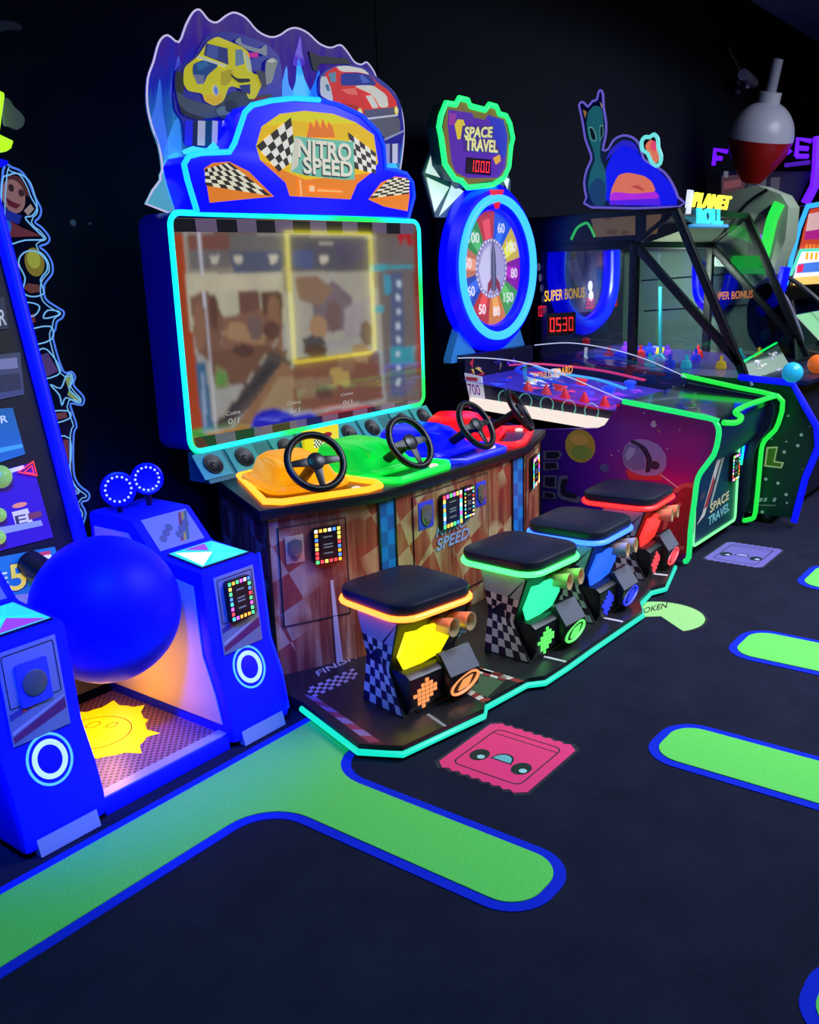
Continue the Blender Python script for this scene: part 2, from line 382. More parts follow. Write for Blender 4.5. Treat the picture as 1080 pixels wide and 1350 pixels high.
g.prism([c0]+pts, (0,0,0.001)); part('body', g, mat('sticker_green', (158,222,128), 0.6), t)
g = G(); ro = [c0+V((0.217*math.cos(R(a)), 0.217*math.sin(R(a)), 0.0008)) for a in range(-128, 136, 8)]; ri = [c0+V((0.2*math.cos(R(a)), 0.2*math.sin(R(a)), 0.0008)) for a in range(-128, 136, 8)]
n = len(ro); g._add(ro+ri, [(i, i+1, n+i+1, n+i) for i in range(n-1)], (30,40,40)); part('rim_line', g, PR, t, flat=True)
g = G(); g.text('TOKEN', PZ((840,811),0.0012), PZ((879,801.5),0.0012)-PZ((840,811),0.0012), PZ((842,803),0.0012)-PZ((840,811),0.0012), NZ, 0, (22,30,26)); part('lettering', g, PR, t, flat=True)

# ================================================================== RACING MACHINE
NC = 3.495
BLUEBODY = glowplastic('blue_lit_plastic', (4,8,245), 0.75)
nt = thing('racing_machine', 'four-player racing arcade machine with large screen and lit car marquee', 'arcade machine', (NC,2.9,0))
# counter
SIDE = math.tan(R(28))
plan = [(2.45,2.64),(2.90,2.437),(4.09,2.437),(4.545,2.60),(4.19,3.32),(2.80,3.32)]
def rust():
    m, N, L, b = _new('rusty_plank_print'); b.inputs['Roughness'].default_value = 0.4
    tc = N.new('ShaderNodeTexCoord'); mp = N.new('ShaderNodeMapping'); mp.inputs['Scale'].default_value = (14,14,1.1); L.new(tc.outputs['Object'], mp.inputs[0])
    t = N.new('ShaderNodeTexNoise'); t.inputs['Scale'].default_value = 1.6; t.inputs['Detail'].default_value = 8; t.inputs['Roughness'].default_value = 0.6; L.new(mp.outputs[0], t.inputs['Vector'])
    r = N.new('ShaderNodeValToRGB'); e = r.color_ramp.elements; e[0].position = 0.32; e[0].color = (*lin((112,44,32)),1); e[1].position = 0.72; e[1].color = (*lin((206,172,118)),1)
    k = r.color_ramp.elements.new(0.45); k.color = (*lin((138,66,44)),1); k = r.color_ramp.elements.new(0.58); k.color = (*lin((166,110,68)),1)
    L.new(t.outputs['Fac'], r.inputs[0])
    mp2 = N.new('ShaderNodeMapping'); mp2.inputs['Rotation'].default_value = (0.15,R(24),0.1); mp2.inputs['Scale'].default_value = (7.5,7.5,7.5); L.new(tc.outputs['Object'], mp2.inputs[0])
    c = N.new('ShaderNodeTexChecker'); c.inputs['Scale'].default_value = 1.0; c.inputs['Color1'].default_value = (*lin((176,66,50)),1); c.inputs['Color2'].default_value = (*lin((222,198,140)),1); L.new(mp2.outputs[0], c.inputs[0])
    t3 = N.new('ShaderNodeTexNoise'); t3.inputs['Scale'].default_value = 3.2; t3.inputs['Detail'].default_value = 2; L.new(tc.outputs['Object'], t3.inputs['Vector'])
    r3 = N.new('ShaderNodeValToRGB'); r3.color_ramp.elements[0].position = 0.46; r3.color_ramp.elements[0].color = (0,0,0,1); r3.color_ramp.elements[1].position = 0.54; r3.color_ramp.elements[1].color = (.5,.5,.5,1); L.new(t3.outputs['Fac'], r3.inputs[0])
    mx = N.new('ShaderNodeMix'); mx.data_type = 'RGBA'; L.new(r3.outputs[0], mx.inputs[0]); L.new(r.outputs[0], mx.inputs[6]); L.new(c.outputs[0], mx.inputs[7])
    L.new(mx.outputs[2], b.inputs['Base Color']); return m
RUST = rust()
g = G(); g.prism([V((x,y,0.0585)) for x, y in plan], (0,0,0.6715)); ctr = part('counter', g, RUST, nt)
def off(pl, e):
    """grow a convex plan outwards by e"""
    out = []; n = len(pl)
    for i in range(n):
        a, b, c = V(pl[i-1]), V(pl[i]), V(pl[(i+1) % n]); d1 = (b-a).normalized(); d2 = (c-b).normalized()
        n1, n2 = V((d1.y,-d1.x)), V((d2.y,-d2.x)); bis = (n1+n2).normalized(); out.append(b+bis*(e/max(0.3, bis.dot(n1))))
    return out
top = off(plan, 0.028)
g = G(); g.prism([V((p.x,p.y,0.730)) for p in top], (0,0,0.045)); part('counter_top', g, mat('dark_counter_top', (26,24,30), 0.35), nt, bevel=0.012)
# panels of the counter front: left, centre, right
def face(i):
    a, b = V((*plan[i],0)), V((*plan[i+1],0)); u = (b-a).normalized(); return a, u, (b-a).length, V((u.y,-u.x,0))
def onface(i, s, z): a, u, l, n = face(i); return a+u*s+V((0,0,z))
def strip(i, s0, s1):
    a, u, l, n = face(i); g = G()
    g.checker([onface(i,s0,0.07)+n*0.002, onface(i,s1,0.07)+n*0.002, onface(i,s1,0.72)+n*0.002, onface(i,s0,0.72)+n*0.002], 2, 10, (26,92,170), (18,128,205), n)
    part('blue_checker_strip', g, PR, nt, flat=True)
    for s in (s0, s1):
        g = G(); g.prism([onface(i,s-0.006,0.06), onface(i,s+0.006,0.06), onface(i,s+0.006,0.73), onface(i,s-0.006,0.73)], n*0.006); part('black_edging', g, BLACKP, nt)
strip(1, 0.005, 0.115); l1 = face(1)[2]; strip(1, l1-0.115, l1-0.005)
for s, i in ((0.006,0),(face(2)[2]-0.006,2)):
    g = G(); a, u, l, n = face(i); g.prism([onface(i,s-0.006,0.06), onface(i,s+0.006,0.06), onface(i,s+0.006,0.73), onface(i,s-0.006,0.73)], n*0.006); part('black_edging', g, BLACKP, nt)
DOOR = mat('door_gap', (20,12,10), 0.7)
def door(i, s0, s1, z0, z1, nm='service_door'):
    a, u, l, n = face(i); g = G()
    g.prism([onface(i,s0,z0), onface(i,s1,z0), onface(i,s1,z1), onface(i,s0,z1)], n*0.004); d = part(nm, g, RUST, nt)
    g = G(); loop = [onface(i,s0,z0)+n*0.003, onface(i,s1,z0)+n*0.003, onface(i,s1,z1)+n*0.003, onface(i,s0,z1)+n*0.003]; g.tube(loop, 0.0035, True, 6); part('door_gap', g, DOOR, d)
    return d
STEEL = mat('brushed_steel', (214,180,120), 0.35, 0.15)
def coin_plate(i, s, z, w_=0.085, h_=0.12, m=None):
    a, u, l, n = face(i); g = G(); g.prism([onface(i,s-w_/2,z-h_/2), onface(i,s+w_/2,z-h_/2), onface(i,s+w_/2,z+h_/2), onface(i,s-w_/2,z+h_/2)], n*0.008); p = part('coin_plate', g, m or STEEL, nt, bevel=0.002)
    c = onface(i,s,z)+n*0.008; g = G(); up = V((0,0,1))
    sh = [(-.36,.3),(0,.4),(.36,.3),(.36,-.1),(.2,-.32),(0,-.42),(-.2,-.32),(-.36,-.1)]
    g.prism([c+u*x*w_+up*y*h_ for x, y in sh], n*0.006); g.prism([c+u*x*w_+up*y*h_+n*.006 for x, y in ((-.2,-.05),(.2,-.05),(.12,-.25),(-.12,-.25))], n*0.004)
    part('coin_slot', g, mat('dark_steel', (120,112,96), 0.3, 0.3), p, bevel=0.001)
up = V((0,0,1))
door(0, 0.05, 0.345, 0.27, 0.685); coin_plate(0, 0.115, 0.588, 0.08, 0.115); a, u, l, n = face(0)
reader(nt, onface(0,0.252,0.588)+n*0.006, u, up, n, 0.125, 0.155)
g = G()   # painted road on the left panel
g.poly([onface(0,0.27,0.06)+n*0.005, onface(0,0.30,0.06)+n*0.005, onface(0,0.275,0.43)+n*0.005, onface(0,0.262,0.43)+n*0.005], (214,200,170), n)
part('road_line_print', g, PR, nt, flat=True)
mid = l1/2
door(1, 0.239, 0.843, 0.16, 0.697); a, u, l, n = face(1)
reader(nt, onface(1,0.51,0.588)+n*0.006, u, up, n, 0.165, 0.165); reader(nt, onface(1,0.646,0.594)+n*0.006, u, up, n, 0.085, 0.155)
BP = mat('blue_coin_plate', (60,70,225), 0.4)
coin_plate(1, 0.33, 0.600, 0.11, 0.125, BP); coin_plate(1, 0.777, 0.605, 0.085, 0.12, BP)
g = G(); o_ = onface(1,0.40,0.43)+n*0.005
g.text('NITRO', o_+up*0.045, u*0.25, up*0.042, n, 0.003, (150,165,215), 0.25); g.text('SPEED', o_-up*0.02, u*0.27, up*0.055, n, 0.003, (150,165,215), 0.25); part('door_lettering', g, PR, nt)
door(2, 0.05, 0.42, 0.245, 0.695); a, u, l, n = face(2); reader(nt, onface(2,0.22,0.595)+n*0.006, u, up, n, 0.19, 0.165)
# driver stations
STN = [('amber', (255,226,40), (250,160,6)), ('green', (30,245,120), (6,205,60)), ('blue', (24,40,255), (4,14,240)), ('red', (255,50,60), (242,14,22))]
ZT = 0.776
hexpts = [PZ(p, ZT) for p in ((293,613),(347,661),(375,662),(484,646),(478,636),(450,622),(430,600))]
def stn_plan(i):
    a, u, l, n = face(0)
    if i in (0, 3):
        p = [V((2.79,3.16)),V((2.49,2.68)),V((2.52,2.61)),V((2.87,2.45)),V((2.95,2.45)),V((2.99,2.51)),V((2.98,3.16))]
    else:
        p = [V((3.02,3.16)),V((3.02,2.54)),V((3.07,2.44)),V((3.43,2.44)),V((3.485,2.48)),V((3.485,3.16))]
    if i > 1: p = [V((2*NC-q.x, q.y)) for q in p][::-1]
    return p
def scale2(p, k, dx=0, dy=0):
    c = sum(p, V((0,0)))/len(p); return [c+V(((q.x-c.x)*k+dx,(q.y-c.y)*k+dy)) for q in p]
for i in range(4):
    nm, tub, body = STN[i]; p = stn_plan(i); T = neon(nm+'_led', tub, 3.0); B = glowplastic(nm+'_lit_dash', body, 0.72)
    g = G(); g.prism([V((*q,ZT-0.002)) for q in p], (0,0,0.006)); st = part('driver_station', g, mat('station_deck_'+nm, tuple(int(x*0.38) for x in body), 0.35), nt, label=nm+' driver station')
    g = G(); fr = [q for q in p if q.y < 3.0 or True]; g.tube(smooth([V((*q,ZT+0.012)) for q in scale2(p,0.985)], 1, True), 0.0145, True, 8); part('light_strip', g, T, st)
    wx = 2.68+0.527*i; wy_ = (2.565,2.49,2.49,2.565)[i]; cx = wx+0.06*(1,.8,-.5,-.8)[i]; cy = wy_+0.08; ang = R((-24,-3,3,24)[i])
    M2 = lambda x, y: V((cx+x*math.cos(ang)-y*math.sin(ang), cy+x*math.sin(ang)+y*math.cos(ang)))
    dx = (-0.03,-0.05,0.0,-0.02)[i]; x0_ = (-0.13,-0.17,-0.20,-0.19)[i]
    ring0 = [M2(x+dx, y) for x, y in rrect(x0_,0.02,0.19,0.42,0.06,4)]; ring1 = [M2(x+dx, y) for x, y in rrect(x0_+0.015,0.035,0.175,0.40,0.055,4)]; ring2 = [M2(x+dx, y) for x, y in rrect(x0_+0.04,0.12,0.15,0.38,0.05,4)]; ring3 = [M2(x+dx, y) for x, y in rrect(x0_+0.08,0.17,0.11,0.36,0.04,4)]
    g = G(); g.loft([[V((*q,ZT+0.004)) for q in ring0],[V((*q,ZT+0.035)) for q in ring0],[V((*q,ZT+0.045)) for q in ring1],[V((*q,ZT+0.115)) for q in ring2],[V((*q,ZT+0.135)) for q in ring3]])
    da = part('dash', g, B, st, bevel=0.006, label=nm+' lit moulded dashboard')
    g = G(); g.tube([V((*q,ZT+0.022)) for q in [M2(x+dx, y) for x, y in rrect(x0_-0.015,0.005,0.205,0.43,0.07,5)]], 0.014, True, 8); part('rim', g, B, da)
    # ribs of the moulding
    for s in (-0.07, 0.06):
        g = G(); g.loft([[V((*M2(s+dx+a_,0.10+b_),ZT+z_)) for a_, b_ in ((-.022,-.03),(.022,-.03),(.022,.16),(-.022,.16))] for z_ in (0.04,0.11,0.128)][:2]+[[V((*M2(s+dx+a_,0.10+b_),ZT+0.13)) for a_, b_ in ((-.014,.05),(.014,.05),(.014,.15),(-.014,.15))]])
        part('rib', g, B, da, bevel=0.008)
    # start button
    q = V((wx,wy_))+V((math.cos(ang),math.sin(ang)))*0.20+V((0,0.03)); g = G(); g.lathe([(0.022,0),(0.022,0.01),(0.016,0.014),(0.001,0.015)], (*q,ZT+0.003), NZ, 16); part('start_button', g, neon('white_button', (255,225,220), 1.0), st)
    # steering wheel
    nrm = V((math.sin(ang)*0.84, -math.cos(ang)*0.84, 0.54)).normalized(); c = V((wx, wy_, 0.928)); uu = V((math.cos(ang), math.sin(ang), 0)); vv = nrm.cross(uu)
    rw = 0.118
    g = G(); g.tube([c+uu*math.cos(2*math.pi*k/36)*rw+vv*math.sin(2*math.pi*k/36)*rw for k in range(36)], 0.0155, True, 10); wh = part('steering_wheel', g, mat('wheel_rubber', (16,15,18), 0.35), nt)
    g = G(); g.lathe([(0.03,-0.02),(0.038,0.0),(0.036,0.012),(0.02,0.018),(0.001,0.019)], c, nrm, 20); part('hub', g, mat('wheel_hub', (40,40,48), 0.3), wh)
    for a_ in (0, 180, 270):
        d = uu*math.cos(R(a_))+vv*math.sin(R(a_)); e = nrm.cross(d); g = G()
        g.loft([[c+d*0.025+e*s_*0.02+nrm*h_ for s_, h_ in ((-1,0),(1,0),(1,.008),(-1,.008))], [c+d*(rw-.008)+e*s_*0.012+nrm*h_ for s_, h_ in ((-1,0),(1,0),(1,.006),(-1,.006))]]); part('spoke', g, mat('spoke_black', (26,26,30), 0.3), wh, bevel=0.002)
    g = G(); g.tube([c-nrm*0.19, c-nrm*0.015], 0.022, False, 12); part('column', g, BLACKP, wh)
# speaker shelf under the screen
SY = 3.28; SX0, SX1 = 2.625, 2*NC-2.625
g = G(); g.prism([V((SX0+0.02,3.18,0.775)),V((SX0+0.02,3.28,0.905)),V((SX0+0.02,3.32,0.905)),V((SX0+0.02,3.32,0.775))], (SX1-SX0-0.04,0,0)); sp = part('speaker_shelf', g, mat('teal_speaker_panel', (26,120,116), 0.5), nt)
nn = V((0,-0.13,0.10)).normalized()*1; nn = V((0,-0.79,0.61))
for k in range(4):
    for s in (-0.095, 0.095):
        c = V((2.80+0.465*k+s, 3.232, 0.842)); g = G()
        g.prism([c+V((x*0.082,y*0.066*0.61,y*0.066*0.79)) for x, y in ((-1,-1),(1,-1),(1,1),(-1,1))], nn*0.008); b_ = part('speaker_panel', g, mat('teal_speaker_face', (44,170,164), 0.5), nt)
        g = G(); g.lathe([(0.05,0.0),(0.05,0.012),(0.043,0.012),(0.03,0.004),(0.012,0.004),(0.01,0.01),(0.001,0.011)], c+nn*0.004, nn, 20); part('speaker_cone', g, BLACKP, b_)
    if k < 1 or True:
        c = V((2.90+0.47*k+0.235, 3.25, 0.875))
        if k == 0:
            c = PY((425,580), 3.12)+V((0,0,0.0)); g = G(); g.box(c-V((0.125,0,0.075)), c+V((0.125,0.02,0.06))); cdp = part('score_card', g, glowplastic('yellow_card', (245,205,20), 0.5), nt, bevel=0.006)
            g = G(); q = [c+V((x,-0.0005,z)) for x, z in ((-0.06,-0.03),(0.0,-0.035),(0.0,0.03),(-0.06,0.03))]
            g.checker(q, 6, 6, (20,20,20), (240,230,190), NY); [g.poly([c+V((x,-0.001,z)) for x, z in ((0.005,zz),(0.075,zz),(0.07,zz+0.006),(0.005,zz+0.006))], (235,235,225), NY) for zz in (-0.03,-0.018,-0.006)]; g.disc(c+V((0.035,0,0.02)), 0.035, NY, (150,20,20), 0.014); part('card_print', g, printed('lit_print', 0.55), cdp, flat=True)
# screen box
ZB, Zt = 0.905, 1.935
def scr(e, y): return [V((x,y,z)) for x, z in rrect(SX0-e, ZB-e, SX1+e, Zt+e, 0.06+e, 6)]
g = G(); g.prism(scr(0.0, SY), (0,0.21,0)); bx_ = part('screen_housing', g, glowplastic('housing_blue', (8,14,170), 0.12), nt, bevel=0.01)
g = G(); g.tube(scr(-0.004, SY-0.004), 0.0125, True, 8); 
def two_tone_led():
    m, N, L, b = _new('screen_led_two_tone'); tc = N.new('ShaderNodeTexCoord'); t = N.new('ShaderNodeTexNoise'); t.inputs['Scale'].default_value = 2.4; t.inputs['Detail'].default_value = 0
    L.new(tc.outputs['Object'], t.inputs['Vector']); r = N.new('ShaderNodeValToRGB'); r.color_ramp.elements[0].position = 0.52; r.color_ramp.elements[0].color = (0.005,2.2,1.0,1); r.color_ramp.elements[1].position = 0.64; r.color_ramp.elements[1].color = (0.008,2.0,0.16,1)
    k = r.color_ramp.elements.new(0.44); k.color = (0.01,1.5,1.9,1)
    L.new(t.outputs['Fac'], r.inputs[0]); L.new(r.outputs[0], b.inputs['Emission Color']); b.inputs['Emission Strength'].default_value = 1.0; b.inputs['Base Color'].default_value = (.02,.02,.02,1); return m
part('light_frame', g, two_tone_led(), nt)
scn = part('screen_glass', G().prism(scr(-0.02, SY-0.002), (0,-0.004,0)), mat('screen_black', (8,8,10), 0.08), nt)
DC = crop(180, 270, 2.7); yS = SY-0.0065
def dp(*pts): return [PY(p, yS) for p in DC(*pts)]
def inside(x, y, q):
    c = False; n = len(q); j = n-1
    for i in range(n):
        if (q[i][1] > y) != (q[j][1] > y) and x < (q[j][0]-q[i][0])*(y-q[i][1])/(q[j][1]-q[i][1])+q[i][0]: c = not c
        j = i
    return c
def soft_picture(name, parent, corners, to3, shapes, nu, nv, blur, m):
    """a blurred picture: shapes painted on a fine grid of vertex colours, then softened"""
    a, b, c, d = corners
    px = [[((a[0]*(1-u)+b[0]*u)*(1-v)+(d[0]*(1-u)+c[0]*u)*v, (a[1]*(1-u)+b[1]*u)*(1-v)+(d[1]*(1-u)+c[1]*u)*v) for u in [i/nu for i in range(nu+1)]] for v in [j/nv for j in range(nv+1)]]
    im = [[list(lin(shapes[0][0])) for _ in range(nu+1)] for _ in range(nv+1)]
    for col, *q in shapes[1:]:
        x0, x1, y0, y1 = min(p[0] for p in q), max(p[0] for p in q), min(p[1] for p in q), max(p[1] for p in q); L_ = lin(col)
        for jv in range(nv+1):
            for iu in range(nu+1):
                x, y = px[jv][iu]
                if x0 <= x <= x1 and y0 <= y <= y1 and inside(x, y, q): im[jv][iu] = list(L_)
    for _ in range(blur):
        im = [[[sum(im[min(nv, max(0, jv+dj))][min(nu, max(0, iu+di))][k]*w_ for dj, di, w_ in ((0,0,.36),(0,1,.16),(0,-1,.16),(1,0,.16),(-1,0,.16))) for k in range(3)] for iu in range(nu+1)] for jv in range(nv+1)]
    me = bpy.data.meshes.new(name); org = V(parent['_o'])
    me.from_pydata([to3(px[jv][iu])-org for jv in range(nv+1) for iu in range(nu+1)], [], [(jv*(nu+1)+iu, (jv+1)*(nu+1)+iu, (jv+1)*(nu+1)+iu+1, jv*(nu+1)+iu+1) for jv in range(nv) for iu in range(nu)])
    cl = me.color_attributes.new('Col', 'FLOAT_COLOR', 'POINT'); cl.data.foreach_set('color', [v for r_ in im for p in r_ for v in (*p, 1.0)])
    me.materials.append(m); o = bpy.data.objects.new(name, me); COL.objects.link(o); o.parent = parent; o['_o'] = list(org); return o
PIC = [((120,100,86),)]
def S(col, *pts): PIC.append((col, *pts))
S((176,70,26), (130,100),(165,100),(236,805),(190,845)); S((150,58,34), (985,95),(1012,95),(1020,600),(988,600)); S((160,72,60), (985,330),(1008,330),(1018,560),(995,560))
S((70,150,50), (190,800),(300,790),(310,850),(205,865)); S((190,110,40), (240,810),(470,775),(475,830),(300,860))
S((170,168,165), (165,97),(860,108),(900,700),(240,812))
S((150,140,125), (170,110),(855,118),(868,300),(190,330))
S((118,112,112), (180,100),(530,108),(530,215),(190,230)); S((92,96,120), (330,165),(520,160),(520,240),(350,245)); S((130,84,74), (180,100),(330,100),(330,160),(185,165)); S((96,92,104), (545,110),(830,118),(840,235),(550,235)); S((84,96,140), (555,160),(630,160),(630,225),(560,225))
for x in (260, 345, 470, 650): S((214,206,190), (x,180),(x+34,178),(x+30,206),(x+8,212))
S((196,190,166), (175,245),(520,240),(530,420),(190,450)); S((178,172,160), (550,240),(840,240),(860,480),(560,480))
# rocks
S((128,92,74), (190,330),(250,300),(290,360),(310,400),(300,520),(260,560),(215,520)); S((118,82,70), (355,270),(385,252),(420,265),(440,330),(440,380),(370,390)); S((140,100,80), (310,400),(440,375),(520,390),(520,520),(420,560),(300,540))
S((104,72,60), (440,310),(520,310),(520,400),(450,390)); S((172,132,98), (300,450),(410,440),(460,450),(455,500),(330,480)); S((120,84,66), (250,520),(460,500),(540,520),(500,640),(280,640))
S((86,74,72), (480,520),(560,560),(330,790),(265,800)); S((62,56,60), (470,560),(520,560),(320,770),(290,780)); S((150,110,78), (520,560),(580,600),(400,790),(350,790)); S((168,140,104), (500,620),(620,600),(560,720),(430,740))
S((134,84,64), (560,545),(860,520),(880,690),(560,740)); S((190,160,90), (690,580),(760,570),(760,640),(690,650)); S((150,120,92), (560,620),(700,610),(700,680),(570,690)); S((128,140,88), (280,570),(320,590),(330,650),(285,660)); S((96,150,70), (285,600),(320,600),(318,640),(290,640))
S((128,110,118), (620,320),(700,270),(770,330),(760,440),(640,460)); S((170,160,166), (740,370),(830,320),(850,480),(740,470)); S((84,76,84), (590,480),(650,450),(680,500),(600,510))
S((64,110,150), (212,560),(245,560),(275,800),(235,805)); S((150,170,200), (228,600),(240,600),(252,790),(240,792)); S((214,214,230), (218,96),(226,96),(288,800),(280,802))
# right gauge strip
S((120,110,110), (850,110),(985,120),(1000,680),(890,700)); S((60,170,190), (830,215),(985,212),(985,222),(830,238)); S((90,100,140), (905,240),(945,240),(960,680),(905,685)); S((70,160,190), (880,250),(905,250),(905,320),(885,320)); S((60,160,180), (900,510),(990,500),(990,560),(905,570)); S((70,170,190), (845,360),(880,355),(880,380),(845,385))
for k in range(8): S((200,220,235), (925,270+k*50),(940,270+k*50),(940,290+k*50),(926,292+k*50))
S((190,30,40), (930,110),(945,85),(975,80),(985,140),(965,150),(960,110),(940,150)); S((200,40,60), (660,745),(850,712),(850,735),(665,770)); 
# more of the canyon picture
for k, (x, y, w_, h_) in enumerate(((205,360,40,150),(262,330,30,110),(330,420,60,60),(400,400,50,80),(350,500,70,40),(470,330,40,90),(455,420,60,60),(620,400,60,70),(680,350,50,100),(600,500,80,40),(720,540,60,50),(640,650,60,40),(770,500,60,60),(800,420,40,80))):
    S(((150,108,84),(104,70,58),(176,138,104),(122,96,92),(92,62,52))[k % 5], (x,y),(x+w_*.5,y-h_*.12),(x+w_,y+h_*.2),(x+w_*.9,y+h_),(x+w_*.3,y+h_*1.05),(x-w_*.1,y+h_*.6))
for k in range(5): S((176,166,150), (300+k*45,760-k*62),(312+k*45,756-k*62),(330+k*45,716-k*62),(322+k*45,718-k*62))
S((206,196,170), (200,250),(500,246),(500,300),(210,310)); S((150,118,96), (560,260),(640,250),(700,300),(660,360),(580,340)); S((92,84,110), (700,120),(830,122),(836,200),(720,210)); S((220,214,200), (650,135),(700,133),(700,140),(652,142))
S((30,24,190), (400,800),(430,740),(490,722),(540,740),(560,750),(640,742),(640,770),(500,800))
soft_picture('game_picture', scn, ((122,46),(996,58),(1022,700),(196,874)), lambda p: PY(DC(p)[0], yS), PIC, 170, 110, 2, printed('game_screen', 0.66, 0.07, 0.6, noise=0.10, nscale=6.0, glass=True))
g = G(); yS -= 0.0004
for q, nu in ((((128,48),(985,66),(986,104),(135,96)), 14), (((205,830),(1010,690),(1008,735),(215,870)), 14)):
    g = G(); g.checker(dp(*q), nu, 1, (128,112,148), (30,28,40), NY); part('checker_border', g, printed('game_overlay', 0.5, 0.07, 0.6, glass=True), scn, flat=True)
g = G()
for q, txt1 in ((((318,752),(370,742),(370,728)), 'Coins'), (((536,714),(584,706),(584,694)), 'Coins'), (((726,682),(770,674),(770,664)), 'Coins')):
    a_, b_, c_ = dp(*q); g.text(txt1, a_, b_-a_, c_-b_, NY, 0, (225,222,215)); 
    a_, b_, c_ = dp(*[(x+8, y+30) for x, y in q]); g.text('0/1', a_, (b_-a_)*0.75, (c_-b_)*1.4, NY, 0, (225,222,215))
part('coin_lettering', g, printed('game_overlay', 0.5, 0.07, 0.6, glass=True), scn, flat=True)
# ---------------- marquee of the racing machine
AC = crop(180, 0, 2.7)
def ay(Y, *pts): return [PY(p, Y) for p in AC(*pts)]
flame = [(120,760),(85,640),(92,600),(80,520),(55,450),(38,370),(40,280),(60,220),(80,150),(110,125),(150,150),(175,90),(200,45),(225,35),(255,70),(285,80),(320,55),(350,45),(390,65),(430,110),(475,132),(510,125),(540,105),(570,100),(610,118),(650,155),(690,170),(725,160),(750,185),(775,220),(800,230),(820,222),(845,255),(860,290),(885,300),(915,330),(940,380),(952,460),(945,560),(930,640),(900,760)]
def flame_mat():
    m, N, L, b = _new('flame_print'); b.inputs['Roughness'].default_value = 0.6; b.inputs['Specular IOR Level'].default_value = 0.1
    tc = N.new('ShaderNodeTexCoord'); sx = N.new('ShaderNodeSeparateXYZ'); L.new(tc.outputs['Object'], sx.inputs[0])
    mp = N.new('ShaderNodeMapping'); mp.inputs['Scale'].default_value = (7,1,1.3); L.new(tc.outputs['Object'], mp.inputs[0])
    t = N.new('ShaderNodeTexNoise'); t.inputs['Scale'].default_value = 1.7; t.inputs['Detail'].default_value = 3; t.inputs['Distortion'].default_value = 0.6; L.new(mp.outputs[0], t.inputs['Vector'])
    mr = N.new('ShaderNodeMapRange'); mr.inputs['From Min'].default_value = 1.95; mr.inputs['From Max'].default_value = 2.80; L.new(sx.outputs['Z'], mr.inputs[0])
    ad = N.new('ShaderNodeMath'); ad.operation = 'MULTIPLY_ADD'; ad.inputs[1].default_value = 0.9; L.new(t.outputs['Fac'], ad.inputs[0]); 
    sb = N.new('ShaderNodeMath'); sb.operation = 'SUBTRACT'; L.new(mr.outputs[0], sb.inputs[0]); sb.inputs[1].default_value = 0.45; L.new(sb.outputs[0], ad.inputs[2])
    r = N.new('ShaderNodeValToRGB'); e = r.color_ramp.elements; e[0].position = 0.16; e[0].color = (*lin((110,215,245)),1); e[1].position = 1.0; e[1].color = (*lin((96,76,170)),1)
    for q, c in ((0.36,(50,140,235)),(0.58,(34,54,225)),(0.8,(74,44,190))): k = e.new(q); k.color = (*lin(c),1)
    L.new(ad.outputs[0], r.inputs[0]); L.new(r.outputs[0], b.inputs['Base Color']); L.new(r.outputs[0], b.inputs['Emission Color']); b.inputs['Emission Strength'].default_value = 0.5
    dk = N.new('ShaderNodeMix'); dk.data_type = 'RGBA'; dk.inputs[0].default_value = 0.75; dk.inputs[7].default_value = (0.01,0.01,0.04,1); b.inputs['Base Color'].default_value = (0.02,0.02,0.08,1); [L.remove(k_) for k_ in list(b.inputs['Base Color'].links)]
    return m
YF = 3.42
fp = smooth(ay(YF, *flame), 3)
g = G(); g.prism(fp, (0,0.012,0)); fl = part('flame_board', g, flame_mat(), nt, label='purple and blue flame backboard')
g = G(); g.tube([p+NY*0.001 for p in fp], 0.0042, True, 6); part('edge_line', g, neon('pale_edge', (190,185,225), 1.0), fl)
LIT = printed('lit_print', 0.55)
LITB = printed('bright_print', 0.9)
for k, (col, *q) in enumerate((((40,150,240),(505,345),(518,300),(535,235),(542,300),(565,345)),((60,190,245),(555,345),(568,290),(576,205),(598,280),(622,345)),((40,130,240),(615,345),(636,290),(650,250),(656,300),(655,345)),((50,110,220),(55,440),(70,370),(84,280),(96,400),(112,520),(98,560)),((60,150,225),(98,560),(118,480),(148,420),(160,520),(152,610)),((70,185,235),(95,600),(128,545),(165,560),(172,640),(192,720),(140,750)),((70,80,200),(120,330),(140,240),(152,200),(160,300),(150,380)),((90,60,200),(560,230),(572,170),(584,130),(590,190),(600,230)),((60,190,240),(880,600),(905,560),(930,600),(920,640)))):
    g = G(); g.prism(smooth(ay(YF-0.004, *q), 3), (0,0.003,0)); part('flame_tongue', g, glowplastic('tongue_%d' % k, col, 0.75), fl)
for k, q in enumerate(([(165,535),(200,520),(250,530),(275,505),(300,532),(335,528),(330,545),(170,548)],)):
    g = G(); g.prism(ay(3.34, *q), (0,0.006,0)); part('flame_tongue', g, neon('cyan_tongue', (60,225,250), 1.2), fl)
